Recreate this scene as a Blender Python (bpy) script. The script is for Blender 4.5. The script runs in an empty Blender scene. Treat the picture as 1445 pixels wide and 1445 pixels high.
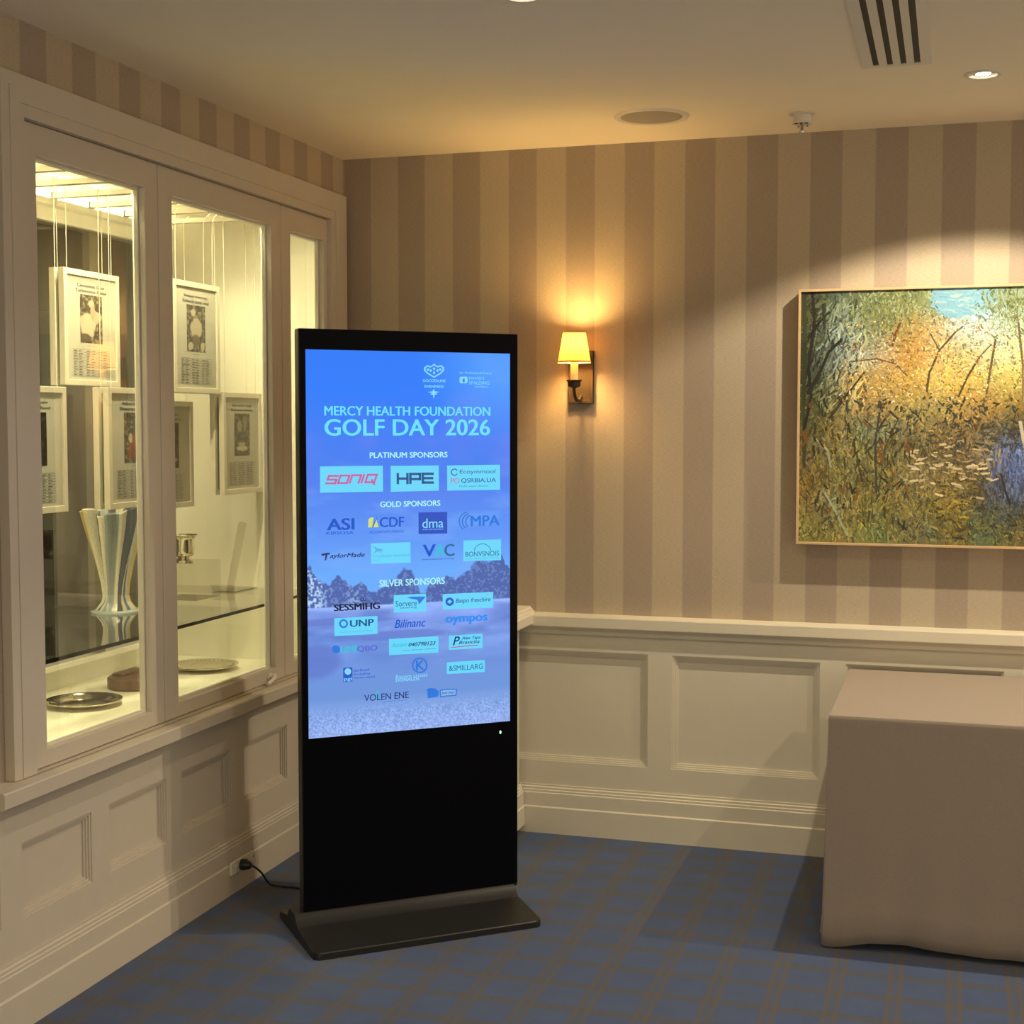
import bpy, bmesh, math, random
import numpy as np
from mathutils import Vector, Matrix

# ------------------------------------------------------------------ camera
scene = bpy.context.scene
COL = scene.collection
cam_data = bpy.data.cameras.new('camera')
cam_data.sensor_width = 36.0
cam_data.lens = 36.0 * 2017.0 / 1445.0
cam_data.clip_start = 0.05
cam = bpy.data.objects.new('camera', cam_data)
cam.location = (2.397, -5.436, 1.620)
cam.rotation_euler = (math.pi / 2 - 0.06046, 0.0, 0.29876)
COL.objects.link(cam)
scene.camera = cam

# ------------------------------------------------------------------ world, exposure
world = bpy.data.worlds.new('world')
scene.world = world
world.use_nodes = True
world.node_tree.nodes['Background'].inputs[0].default_value = (1.0, 0.83, 0.58, 1)
world.node_tree.nodes['Background'].inputs[1].default_value = 0.74
scene.view_settings.view_transform = 'Standard'
scene.view_settings.look = 'None'
scene.view_settings.gamma = 1.0
scene.view_settings.use_curve_mapping = False
scene.view_settings.exposure = 0.42

# light powers in one place
P_WALLROW = 62.0      # the next downlight of the row along the back wall
P_PICTURE = 74.0      # downlight washing the picture
P_ROOM = 19.0         # the downlight over the sign and unseen ones placed for general fill
P_CABINET = 26.0      # downlights in the display cabinet
P_SCONCE = 19.0
P_STRIP = 24.0        # strip added inside the cabinet top to even out its light
P_CORRIDOR = 44.0  # unseen corridor lamps, added to lighten the wall behind the rear glass
C_ROOM = (1.0, 0.85, 0.60)
C_CAB = (1.0, 0.88, 0.50)
C_SCONCE = (1.0, 0.60, 0.19)
E_SCREEN = 0.745      # screens, so that they read as in the photo at this exposure

H = 2.70              # ceiling height

# ------------------------------------------------------------------ helpers
def lin(c):
    o = []
    for v in c[:3]:
        v = v / 255.0
        o.append(v / 12.92 if v <= 0.04045 else ((v + 0.055) / 1.055) ** 2.4)
    return tuple(o)

def mat(name, rgb, rough=0.5, metal=0.0, noise=0.06, scale=40.0, bump=0.0, bscale=200.0, coat=0.0, spec=0.5, sheen=0.0):
    m = bpy.data.materials.new(name)
    m.use_nodes = True
    nt = m.node_tree
    b = nt.nodes['Principled BSDF']
    b.inputs['Roughness'].default_value = rough
    b.inputs['Metallic'].default_value = metal
    b.inputs['Specular IOR Level'].default_value = spec
    b.inputs['Coat Weight'].default_value = coat
    b.inputs['Sheen Weight'].default_value = sheen
    tc = nt.nodes.new('ShaderNodeTexCoord')
    n = nt.nodes.new('ShaderNodeTexNoise')
    n.inputs['Scale'].default_value = scale
    n.inputs['Detail'].default_value = 3
    nt.links.new(tc.outputs['Object'], n.inputs['Vector'])
    mx = nt.nodes.new('ShaderNodeMix')
    mx.data_type = 'RGBA'
    mx.inputs[6].default_value = (*[max(0, c * (1 - noise)) for c in rgb], 1)
    mx.inputs[7].default_value = (*[min(1, c * (1 + noise)) for c in rgb], 1)
    nt.links.new(n.outputs['Fac'], mx.inputs[0])
    nt.links.new(mx.outputs[2], b.inputs['Base Color'])
    if bump > 0:
        n2 = nt.nodes.new('ShaderNodeTexNoise')
        n2.inputs['Scale'].default_value = bscale
        n2.inputs['Detail'].default_value = 2
        nt.links.new(tc.outputs['Object'], n2.inputs['Vector'])
        bp = nt.nodes.new('ShaderNodeBump')
        bp.inputs['Strength'].default_value = bump
        bp.inputs['Distance'].default_value = 0.002
        nt.links.new(n2.outputs['Fac'], bp.inputs['Height'])
        nt.links.new(bp.outputs[0], b.inputs['Normal'])
    return m

def emit(name, rgb, strength):
    m = bpy.data.materials.new(name)
    m.use_nodes = True
    b = m.node_tree.nodes['Principled BSDF']
    b.inputs['Base Color'].default_value = (*[0.02 for c in rgb], 1)
    b.inputs['Roughness'].default_value = 0.3
    b.inputs['Emission Color'].default_value = (*rgb, 1)
    b.inputs['Emission Strength'].default_value = strength
    return m

def thin_glass(name, tint=(0.97, 0.98, 0.96), refl=0.9, rough=0.0):
    m = bpy.data.materials.new(name)
    m.use_nodes = True
    nt = m.node_tree
    nt.nodes.remove(nt.nodes['Principled BSDF'])
    out = nt.nodes['Material Output']
    tr = nt.nodes.new('ShaderNodeBsdfTransparent')
    tr.inputs[0].default_value = (*tint, 1)
    gl = nt.nodes.new('ShaderNodeBsdfGlossy')
    gl.inputs['Roughness'].default_value = rough
    fr = nt.nodes.new('ShaderNodeFresnel')
    fr.inputs['IOR'].default_value = 1.5
    mu = nt.nodes.new('ShaderNodeMath')
    mu.operation = 'MULTIPLY'
    mu.inputs[1].default_value = refl
    ge = nt.nodes.new('ShaderNodeNewGeometry')
    fb = nt.nodes.new('ShaderNodeMath')
    fb.operation = 'SUBTRACT'
    fb.inputs[0].default_value = 1.0
    nt.links.new(ge.outputs['Backfacing'], fb.inputs[1])
    ff = nt.nodes.new('ShaderNodeMath')
    ff.operation = 'MULTIPLY'
    ff.use_clamp = True
    nt.links.new(fr.outputs[0], ff.inputs[0])
    nt.links.new(fb.outputs[0], ff.inputs[1])     # mirror only at the outer face of each sheet
    nt.links.new(ff.outputs[0], mu.inputs[0])
    mu.use_clamp = True
    mx = nt.nodes.new('ShaderNodeMixShader')
    nt.links.new(mu.outputs[0], mx.inputs[0])
    nt.links.new(tr.outputs[0], mx.inputs[1])
    nt.links.new(gl.outputs[0], mx.inputs[2])
    nt.links.new(mx.outputs[0], out.inputs[0])
    return m

def attr_mat(name, rough=0.6, emission=0.0, bump=0.0, spec=0.4, gain=1.0):
    m = bpy.data.materials.new(name)
    m.use_nodes = True
    nt = m.node_tree
    b = nt.nodes['Principled BSDF']
    b.inputs['Roughness'].default_value = rough
    b.inputs['Specular IOR Level'].default_value = spec
    a = nt.nodes.new('ShaderNodeAttribute')
    a.attribute_name = 'Col'
    if emission > 0:
        b.inputs['Base Color'].default_value = (0.01, 0.01, 0.012, 1)
        nt.links.new(a.outputs['Color'], b.inputs['Emission Color'])
        b.inputs['Emission Strength'].default_value = emission
    else:
        nt.links.new(a.outputs['Color'], b.inputs['Base Color'])
    if bump > 0:
        tc = nt.nodes.new('ShaderNodeTexCoord')
        n = nt.nodes.new('ShaderNodeTexNoise')
        n.inputs['Scale'].default_value = 160
        n.inputs['Detail'].default_value = 4
        nt.links.new(tc.outputs['Object'], n.inputs['Vector'])
        bp = nt.nodes.new('ShaderNodeBump')
        bp.inputs['Strength'].default_value = bump
        bp.inputs['Distance'].default_value = 0.003
        nt.links.new(n.outputs['Fac'], bp.inputs['Height'])
        nt.links.new(bp.outputs[0], b.inputs['Normal'])
    return m

def box(bm, x0, x1, y0, y1, z0, z1, mi=0):
    v = [bm.verts.new(p) for p in ((x0,y0,z0),(x1,y0,z0),(x1,y1,z0),(x0,y1,z0),(x0,y0,z1),(x1,y0,z1),(x1,y1,z1),(x0,y1,z1))]
    for f in ((0,3,2,1),(4,5,6,7),(0,1,5,4),(1,2,6,5),(2,3,7,6),(3,0,4,7)):
        bm.faces.new([v[i] for i in f]).material_index = mi

def prism(bm, prof, axis, a, b, mi=0):
    """extrude a closed (p,q) profile along axis from a to b. axis x: (y,z); y: (x,z); z: (x,y)"""
    def pt(p, t):
        if axis == 'x': return (t, p[0], p[1])
        if axis == 'y': return (p[0], t, p[1])
        return (p[0], p[1], t)
    A = [bm.verts.new(pt(p, a)) for p in prof]
    B = [bm.verts.new(pt(p, b)) for p in prof]
    n = len(prof)
    for i in range(n):
        bm.faces.new((A[i], A[(i+1) % n], B[(i+1) % n], B[i])).material_index = mi
    bm.faces.new(A[::-1]).material_index = mi
    bm.faces.new(B).material_index = mi

def lathe(bm, prof, c=(0,0,0), seg=48, mi=0, closed=False, sy=1.0):
    rings = []
    for r, z in prof:
        rings.append([bm.verts.new((c[0]+r*math.cos(2*math.pi*i/seg), c[1]+sy*r*math.sin(2*math.pi*i/seg), c[2]+z)) for i in range(seg)])
    m = len(rings)
    for k in range(m if closed else m-1):
        a, b = rings[k], rings[(k+1) % m]
        for i in range(seg):
            bm.faces.new((a[i], a[(i+1) % seg], b[(i+1) % seg], b[i])).material_index = mi
    if not closed:
        for k in (0, -1):
            if prof[k][0] > 1e-5:
                bm.faces.new(rings[k]).material_index = mi

def tube(bm, pts, r, seg=10, mi=0):
    pts = [Vector(p) for p in pts]
    rings = []
    up = Vector((0, 0, 1))
    for i, p in enumerate(pts):
        t = (pts[min(i+1, len(pts)-1)] - pts[max(i-1, 0)]).normalized()
        a = up if abs(t.dot(up)) < 0.95 else Vector((1, 0, 0))
        s = t.cross(a).normalized(); q = s.cross(t).normalized()
        rr = r[i] if isinstance(r, (list, tuple)) else r
        rings.append([bm.verts.new(p + s*rr*math.cos(2*math.pi*k/seg) + q*rr*math.sin(2*math.pi*k/seg)) for k in range(seg)])
    for i in range(len(rings)-1):
        for k in range(seg):
            bm.faces.new((rings[i][k], rings[i][(k+1) % seg], rings[i+1][(k+1) % seg], rings[i+1][k])).material_index = mi
    bm.faces.new(rings[0][::-1]).material_index = mi
    bm.faces.new(rings[-1]).material_index = mi

def spline(pts, n=12):
    P = [Vector(p) for p in pts]
    P = [2*P[0]-P[1]] + P + [2*P[-1]-P[-2]]
    o = []
    for i in range(1, len(P)-2):
        for k in range(n):
            t = k / n
            o.append(0.5*((2*P[i]) + (P[i+1]-P[i-1])*t + (2*P[i-1]-5*P[i]+4*P[i+1]-P[i+2])*t*t + (3*P[i]-P[i-1]-3*P[i+1]+P[i+2])*t**3))
    o.append(P[-2])
    return o

def ring_frame(bm, u0, u1, v0, v1, iu0, iu1, iv0, iv1, d0, d1, plane, mi=0):
    """rectangular frame with a rectangular hole; plane 'x': u=y v=z depth=x; 'y': u=x v=z depth=y"""
    def pt(u, v, d):
        return (d, u, v) if plane == 'x' else (u, d, v)
    O = [(u0,v0),(u1,v0),(u1,v1),(u0,v1)]
    I = [(iu0,iv0),(iu1,iv0),(iu1,iv1),(iu0,iv1)]
    vo0 = [bm.verts.new(pt(*p, d0)) for p in O]; vo1 = [bm.verts.new(pt(*p, d1)) for p in O]
    vi0 = [bm.verts.new(pt(*p, d0)) for p in I]; vi1 = [bm.verts.new(pt(*p, d1)) for p in I]
    for i in range(4):
        j = (i+1) % 4
        for q in ((vo0[i],vo0[j],vi0[j],vi0[i]), (vo1[i],vi1[i],vi1[j],vo1[j]), (vo0[i],vo1[i],vo1[j],vo0[j]), (vi0[i],vi0[j],vi1[j],vi1[i])):
            bm.faces.new(q).material_index = mi

def obj(name, bm, mats, parent=None, smooth=False, bevel=0.0, seg=2, loc=None):
    bmesh.ops.recalc_face_normals(bm, faces=bm.faces[:])
    me = bpy.data.meshes.new(name)
    bm.to_mesh(me); bm.free()
    for m in (mats if isinstance(mats, (list, tuple)) else [mats]):
        me.materials.append(m)
    o = bpy.data.objects.new(name, me)
    COL.objects.link(o)
    if parent is not None: o.parent = parent
    if loc is not None: o.location = loc
    if smooth:
        for p in me.polygons: p.use_smooth = True
        me.set_sharp_from_angle(angle=math.radians(smooth if smooth is not True else 40))
    if bevel > 0:
        b = o.modifiers.new('bevel', 'BEVEL')
        b.width = bevel; b.segments = seg; b.limit_method = 'ANGLE'; b.angle_limit = math.radians(35)
    return o

def struct(name, bm, mats, **k):
    o = obj(name, bm, mats, **k)
    o['kind'] = 'structure'
    return o

def tag(o, label, cat, group=None):
    o['label'] = label; o['category'] = cat
    if group: o['group'] = group
    return o

def thing(name, label, cat, loc=(0,0,0), rz=0.0, group=None):
    o = bpy.data.objects.new(name, None)
    o.empty_display_size = 0.05
    COL.objects.link(o)
    o.location = loc; o.rotation_euler = (0, 0, rz)
    return tag(o, label, cat, group)

def grid_mesh(name, P, C, material, parent=None):
    """P (n,m,3) points, C (n,m,3) linear colours -> mesh with a colour attribute"""
    n, m = P.shape[:2]
    idx = np.arange(n*m).reshape(n, m)
    f = np.stack([idx[:-1,:-1], idx[:-1,1:], idx[1:,1:], idx[1:,:-1]], -1).reshape(-1, 4)
    me = bpy.data.meshes.new(name)
    me.vertices.add(n*m); me.vertices.foreach_set('co', P.astype(np.float32).ravel())
    me.loops.add(f.size); me.loops.foreach_set('vertex_index', f.astype(np.int32).ravel())
    me.polygons.add(len(f)); me.polygons.foreach_set('loop_start', np.arange(0, f.size, 4, dtype=np.int32))
    me.update(calc_edges=True)
    a = me.color_attributes.new('Col', 'FLOAT_COLOR', 'POINT')
    a.data.foreach_set('color', np.concatenate([C.reshape(-1,3), np.ones((n*m,1))], 1).astype(np.float32).ravel())
    me.materials.append(material)
    o = bpy.data.objects.new(name, me)
    COL.objects.link(o)
    if parent is not None: o.parent = parent
    return o

def lin_a(a):
    a = np.clip(a, 0, 255) / 255.0
    return np.where(a <= 0.04045, a/12.92, ((a+0.055)/1.055)**2.4)

TEXT_CACHE = {}
def text_mesh(s, style=''):
    key = (s, style)
    if key in TEXT_CACHE: return TEXT_CACHE[key]
    cu = bpy.data.curves.new('lettering', 'FONT')
    cu.body = s; cu.size = 1.0; cu.resolution_u = 4
    if style == 'i': cu.shear = 0.28
    o = bpy.data.objects.new('lettering', cu)
    COL.objects.link(o)
    bpy.context.view_layer.update()
    me = bpy.data.meshes.new_from_object(o.evaluated_get(bpy.context.evaluated_depsgraph_get()))
    v = np.zeros(len(me.vertices)*3); me.vertices.foreach_get('co', v); v = v.reshape(-1,3)
    F = [tuple(p.vertices) for p in me.polygons]
    bpy.data.objects.remove(o); bpy.data.curves.remove(cu); bpy.data.meshes.remove(me)
    mn, mx = v.min(0), v.max(0)
    v = (v - mn) / np.maximum(mx - mn, 1e-6)
    TEXT_CACHE[key] = (v[:, :2], F)
    return TEXT_CACHE[key]

def add_text(bm, s, style, f, mi=0):
    """f maps unit (a,b) in 0..1 of the text's box to a 3D point"""
    v, F = text_mesh(s, style)
    k = {'b': 0.016, 'B': 0.030, 'i': 0.014}.get(style, 0.004) * 1.6 / max(1.0, 0.62*len(s))   # weight: overlaid, slightly shifted copies
    for dx, dy in ((-k, 0), (k, 0), (0, 0.012), (0, -0.012)) if style else ((-k, 0), (k, 0)):
        vs = [bm.verts.new(f(a+dx, b+dy)) for a, b in v]
        for q in F:
            try: bm.faces.new([vs[i] for i in q]).material_index = mi
            except ValueError: pass

# ------------------------------------------------------------------ materials of the room
def math_node(nt, op, a, b=None, c=None):
    n = nt.nodes.new('ShaderNodeMath'); n.operation = op
    for i, v in enumerate((a, b, c)):
        if v is None: continue
        if isinstance(v, (int, float)): n.inputs[i].default_value = v
        else: nt.links.new(v, n.inputs[i])
    return n.outputs[0]

def wallpaper(name, axis, start, width):
    """broad two-tone stripes, woven texture"""
    m = mat(name, (0.5, 0.45, 0.38), rough=0.75, spec=0.25)
    nt = m.node_tree; b = nt.nodes['Principled BSDF']
    tc = nt.nodes.new('ShaderNodeTexCoord')
    sp = nt.nodes.new('ShaderNodeSeparateXYZ')
    nt.links.new(tc.outputs['Object'], sp.inputs[0])
    t = math_node(nt, 'DIVIDE', math_node(nt, 'SUBTRACT', sp.outputs[axis], start), 2*width)
    fr = math_node(nt, 'FRACT', t)
    # 0..0.5 light, 0.5..1 dark with crisp edges
    s1 = nt.nodes.new('ShaderNodeMapRange'); s1.inputs[1].default_value = 0.490; s1.inputs[2].default_value = 0.510
    nt.links.new(fr, s1.inputs[0])
    s2 = nt.nodes.new('ShaderNodeMapRange'); s2.inputs[1].default_value = 0.985; s2.inputs[2].default_value = 1.0
    nt.links.new(fr, s2.inputs[0])
    dark = math_node(nt, 'SUBTRACT', s1.outputs[0], s2.outputs[0])
    mp = nt.nodes.new('ShaderNodeMapping'); nt.links.new(tc.outputs['Object'], mp.inputs[0])
    mp.inputs['Scale'].default_value = (1, 1, 6.0)
    weave = nt.nodes.new('ShaderNodeTexNoise'); weave.inputs['Scale'].default_value = 75; weave.inputs['Detail'].default_value = 4
    nt.links.new(mp.outputs[0], weave.inputs['Vector'])
    mx = nt.nodes.new('ShaderNodeMix'); mx.data_type = 'RGBA'
    mx.inputs[6].default_value = (0.47, 0.395, 0.295, 1)
    mx.inputs[7].default_value = (0.375, 0.305, 0.240, 1)
    nt.links.new(dark, mx.inputs[0])
    mv = nt.nodes.new('ShaderNodeMix'); mv.data_type = 'RGBA'; mv.blend_type = 'MULTIPLY'
    mv.inputs[0].default_value = 1.0
    nt.links.new(mx.outputs[2], mv.inputs[6])
    mr = nt.nodes.new('ShaderNodeMapRange'); mr.inputs[3].default_value = 0.74; mr.inputs[4].default_value = 1.26
    nt.links.new(weave.outputs['Fac'], mr.inputs[0])
    nt.links.new(mr.outputs[0], mv.inputs[7])
    nt.links.new(mv.outputs[2], b.inputs['Base Color'])
    bp = nt.nodes.new('ShaderNodeBump'); bp.inputs['Strength'].default_value = 0.25; bp.inputs['Distance'].default_value = 0.0015
    nt.links.new(weave.outputs['Fac'], bp.inputs['Height']); nt.links.new(bp.outputs[0], b.inputs['Normal'])
    return m

def carpet_mat():
    m = mat('plaid_carpet', (0.1, 0.12, 0.2), rough=0.95, spec=0.1, sheen=0.15)
    nt = m.node_tree; b = nt.nodes['Principled BSDF']
    tc = nt.nodes.new('ShaderNodeTexCoord')
    wob = nt.nodes.new('ShaderNodeTexNoise'); wob.inputs['Scale'].default_value = 140; wob.inputs['Detail'].default_value = 3
    nt.links.new(tc.outputs['Object'], wob.inputs['Vector'])
    sp = nt.nodes.new('ShaderNodeSeparateXYZ'); nt.links.new(tc.outputs['Object'], sp.inputs[0])
    jit = math_node(nt, 'MULTIPLY', math_node(nt, 'SUBTRACT', wob.outputs['Fac'], 0.5), 0.008)
    def dist(axis, start, P):
        p = math_node(nt, 'ADD', sp.outputs[axis], jit)
        f = math_node(nt, 'FRACT', math_node(nt, 'ADD', math_node(nt, 'DIVIDE', math_node(nt, 'SUBTRACT', p, start), P), 0.5))
        return math_node(nt, 'MULTIPLY', math_node(nt, 'ABSOLUTE', math_node(nt, 'SUBTRACT', f, 0.5)), P)
    def band(d, centre, half, soft):
        a = math_node(nt, 'ABSOLUTE', math_node(nt, 'SUBTRACT', d, centre))
        r = nt.nodes.new('ShaderNodeMapRange'); r.inputs[1].default_value = half-soft; r.inputs[2].default_value = half+soft
        r.inputs[3].default_value = 1; r.inputs[4].default_value = 0
        nt.links.new(a, r.inputs[0]); return r.outputs[0]
    dx = dist('X', 1.444, 0.1642); dy = dist('Y', -1.008, 0.1665)
    lx = band(dx, 0.0150, 0.0062, 0.003); gx = band(dx, 0.0, 0.022, 0.004)
    ly = band(dy, 0.0085, 0.0065, 0.004); gy = band(dy, 0.0, 0.020, 0.006)
    def mixc(f, a, c, k=1.0):
        n = nt.nodes.new('ShaderNodeMix'); n.data_type = 'RGBA'
        nt.links.new(math_node(nt, 'MULTIPLY', f, k), n.inputs[0])
        nt.links.new(a, n.inputs[6]); n.inputs[7].default_value = (*c, 1)
        return n.outputs[2]
    cl = nt.nodes.new('ShaderNodeTexNoise'); cl.inputs['Scale'].default_value = 9; cl.inputs['Detail'].default_value = 5
    nt.links.new(tc.outputs['Object'], cl.inputs['Vector'])
    base = nt.nodes.new('ShaderNodeMix'); base.data_type = 'RGBA'
    base.inputs[6].default_value = (0.048, 0.074, 0.165, 1); base.inputs[7].default_value = (0.068, 0.102, 0.205, 1)
    nt.links.new(cl.outputs['Fac'], base.inputs[0])
    c = base.outputs[2]
    c = mixc(gx, c, (0.066, 0.086, 0.145), 0.75)
    c = mixc(gy, c, (0.068, 0.078, 0.118), 0.75)
    c = mixc(ly, c, (0.098, 0.086, 0.074), 0.50)
    c = mixc(lx, c, (0.112, 0.086, 0.064), 0.62)
    fib = nt.nodes.new('ShaderNodeTexNoise'); fib.inputs['Scale'].default_value = 420; fib.inputs['Detail'].default_value = 2
    nt.links.new(tc.outputs['Object'], fib.inputs['Vector'])
    mr = nt.nodes.new('ShaderNodeMapRange'); mr.inputs[3].default_value = 0.75; mr.inputs[4].default_value = 1.25
    nt.links.new(fib.outputs['Fac'], mr.inputs[0])
    mv = nt.nodes.new('ShaderNodeMix'); mv.data_type = 'RGBA'; mv.blend_type = 'MULTIPLY'; mv.inputs[0].default_value = 1
    nt.links.new(c, mv.inputs[6]); nt.links.new(mr.outputs[0], mv.inputs[7])
    nt.links.new(mv.outputs[2], b.inputs['Base Color'])
    bp = nt.nodes.new('ShaderNodeBump'); bp.inputs['Strength'].default_value = 0.5; bp.inputs['Distance'].default_value = 0.003
    nt.links.new(fib.outputs['Fac'], bp.inputs['Height']); nt.links.new(bp.outputs[0], b.inputs['Normal'])
    return m

M_CARPET = carpet_mat()
M_PAPER_BACK = wallpaper('striped_wallpaper_back', 'X', 1.0595, 0.1168)
M_PAPER_LEFT = wallpaper('striped_wallpaper_left', 'Y', -1.9955, 0.1190)
M_CEIL = mat('ceiling_paint', (0.90, 0.82, 0.66), rough=0.85, noise=0.02, scale=8, spec=0.2)
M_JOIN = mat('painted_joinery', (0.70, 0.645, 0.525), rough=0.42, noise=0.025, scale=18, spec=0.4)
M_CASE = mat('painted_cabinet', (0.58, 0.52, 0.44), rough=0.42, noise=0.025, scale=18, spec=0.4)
M_INSIDE = mat('cabinet_lining', (0.87, 0.84, 0.72), rough=0.55, noise=0.02, scale=10)
M_PLAIN = mat('plain_wall', (0.45, 0.40, 0.33), rough=0.8, noise=0.05, scale=6)
M_FAR = mat('corridor_paint', (0.46, 0.42, 0.35), rough=0.7, noise=0.08, scale=3)
M_BLACK = mat('matt_black', (0.012, 0.012, 0.013), rough=0.6)

# ------------------------------------------------------------------ floor and ceiling
XR, YR, XC = 6.2, -7.6, -2.3      # right wall, rear wall, far wall of the corridor behind the cabinet
bm = bmesh.new(); box(bm, XC-0.1, XR+0.1, YR-0.1, 3.1, -0.08, 0.0)
struct('floor', bm, M_CARPET)

DL = [(2.467, -0.733), (1.344, -1.925), (3.62, -0.733), (2.467, -3.05), (1.344, -4.25), (3.62, -3.05), (4.75, -1.9), (4.75, -4.25), (2.467, -5.9), (-1.55, -1.5), (-1.55, 0.6)]  # last two are the added corridor lamps
DL_R = 0.040
VENT = (2.117, 2.318, -2.15, -0.925)
bm = bmesh.new()
def loop(pts):
    vs = [bm.verts.new((x, y, H)) for x, y in pts]
    return [bm.edges.new((vs[i], vs[(i+1) % len(vs)])) for i in range(len(vs))]
ed = loop([(XC-0.1, YR-0.1), (XR+0.1, YR-0.1), (XR+0.1, 3.1), (XC-0.1, 3.1)])
for x, y in DL:
    ed += loop([(x+DL_R*math.cos(2*math.pi*i/32), y+DL_R*math.sin(2*math.pi*i/32)) for i in range(32)])
bmesh.ops.triangle_fill(bm, use_beauty=True, use_dissolve=False, edges=ed, normal=(0, 0, -1))
fs = bm.faces[:]
ext = bmesh.ops.extrude_face_region(bm, geom=fs)
for v in [g for g in ext['geom'] if isinstance(g, bmesh.types.BMVert)]: v.co.z += 0.10
struct('ceiling', bm, M_CEIL)

# ------------------------------------------------------------------ walls
bm = bmesh.new(); box(bm, -0.76, XR+0.1, 0.0, 0.1, 0.0, H)
struct('wall_back', bm, M_PAPER_BACK)
CY0, CY1, CZ0, CZ1 = -2.20, -0.07, 0.62, 2.50       # opening for the built-in cabinet
bm = bmesh.new()
ring_frame(bm, -5.2, 0.0, 0.0, H, CY0, CY1, CZ0, CZ1, -0.06, 0.0, 'x')
struct('wall_left', bm, M_PAPER_LEFT)
# corridor seen through the cabinet's rear glass
bm = bmesh.new(); box(bm, XC-0.1, XC, YR, 3.1, 0.0, H); struct('wall_far', bm, M_FAR)
bm = bmesh.new(); box(bm, XC, -0.76, 3.0, 3.1, 0.0, H); struct('wall_corridor_end', bm, M_FAR)
bm = bmesh.new(); box(bm, -0.84, -0.76, 0.0, 3.0, 0.0, H); struct('wall_corridor_side', bm, M_FAR)
bm = bmesh.new()
box(bm, XC, XC+0.03, 0.60, 1.24, 0.0, 2.23)
d = struct('door_1', bm, mat('dark_door', (0.05, 0.04, 0.035), rough=0.25))
bm = bmesh.new()
ring_frame(bm, 0.50, 1.36, 0.0, 2.34, 0.60, 1.24, 0.0, 2.23, XC, XC+0.05, 'x')
o = obj('door_frame', bm, M_FAR, parent=d)

# ------------------------------------------------------------------ panelled dado
STEP = [(0.0, 0.0), (0.0, -0.004), (0.007, -0.004), (0.007, -0.009), (0.014, -0.009), (0.014, -0.014), (0.021, -0.014), (0.021, -0.020), (0.026, -0.020)]
def panelled(bm, f, u0, u1, v0, v1, panels, pv0, pv1):
    """f(u, v, d): d>0 towards the room. flat face with recessed, stepped panels"""
    us = sorted(set([u0, u1] + [p for q in panels for p in q]))
    vs = [v0, pv0, pv1, v1]
    for i in range(len(us)-1):
        for j in range(3):
            a, b = us[i], us[i+1]
            if j == 1 and any(abs(a-p[0]) < 1e-6 and abs(b-p[1]) < 1e-6 for p in panels): continue
            bm.faces.new([bm.verts.new(f(*q)) for q in ((a, vs[j], 0), (b, vs[j], 0), (b, vs[j+1], 0), (a, vs[j+1], 0))])
    for a, b in panels:
        loops = []
        for ins, d in STEP:
            loops.append([bm.verts.new(f(*q, d)) for q in ((a+ins, pv0+ins), (b-ins, pv0+ins), (b-ins, pv1-ins), (a+ins, pv1-ins))])
        for k in range(len(loops)-1):
            for i in range(4):
                bm.faces.new((loops[k][i], loops[k][(i+1) % 4], loops[k+1][(i+1) % 4], loops[k+1][i]))
        bm.faces.new(loops[-1])
    bmesh.ops.remove_doubles(bm, verts=bm.verts[:], dist=1e-5)

T = 0.024    # thickness of the panelling
bm = bmesh.new()
PB = [(0.722, 1.282), (1.377, 1.937), (2.031, 2.589), (2.685, 3.243), (3.339, 3.897), (3.993, 4.551), (4.647, 5.205)]
panelled(bm, lambda u, v, d: (u, -T-d, v), 0.0, XR, 0.0, 0.86, PB, 0.289, 0.733)
struct('trim_1', bm, M_JOIN)
bm = bmesh.new()
PL = [(-3.05, -2.72), (-2.63, -2.303), (-2.21, -1.884), (-1.793, -1.471), (-1.378, -1.041), (-0.949, -0.607), (-0.52, -0.18)]
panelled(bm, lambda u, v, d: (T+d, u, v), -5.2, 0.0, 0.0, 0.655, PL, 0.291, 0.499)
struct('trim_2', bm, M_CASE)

def skirting(o):
    """outline (depth from the wall, height)"""
    return [(0, 0), (o+0.018, 0), (o+0.018, 0.103), (o+0.013, 0.108), (o+0.013, 0.160), (o+0.010, 0.163), (o+0.010, 0.171), (o+0.007, 0.174), (o+0.007, 0.182), (o+0.003, 0.186), (o+0.003, 0.193), (0, 0.194)]
bm = bmesh.new(); prism(bm, [(-d-0.001, z) for d, z in skirting(T)], 'x', 0.0, XR)
struct('baseboard_back', bm, M_JOIN)
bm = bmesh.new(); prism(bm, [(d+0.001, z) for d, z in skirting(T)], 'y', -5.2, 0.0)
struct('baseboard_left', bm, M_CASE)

RAIL = [(0, 0.795), (T+0.004, 0.795), (T+0.010, 0.802), (T+0.012, 0.815), (T+0.020, 0.826), (T+0.030, 0.829), (T+0.032, 0.833), (T+0.032, 0.870), (T+0.029, 0.876), (0, 0.880)]
bm = bmesh.new(); prism(bm, [(-d-0.0005, z) for d, z in RAIL], 'x', 0.0, XR)
struct('trim_3', bm, M_JOIN)

# sill ledge below the display cabinet
bm = bmesh.new()
prism(bm, [(0.0, 0.615), (T+0.010, 0.615), (T+0.018, 0.622), (0.076, 0.626), (0.080, 0.630), (0.080, 0.667), (0.076, 0.671), (0.0, 0.673)], 'y', -2.352, 0.0)
struct('trim_4', bm, M_CASE)

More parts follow.
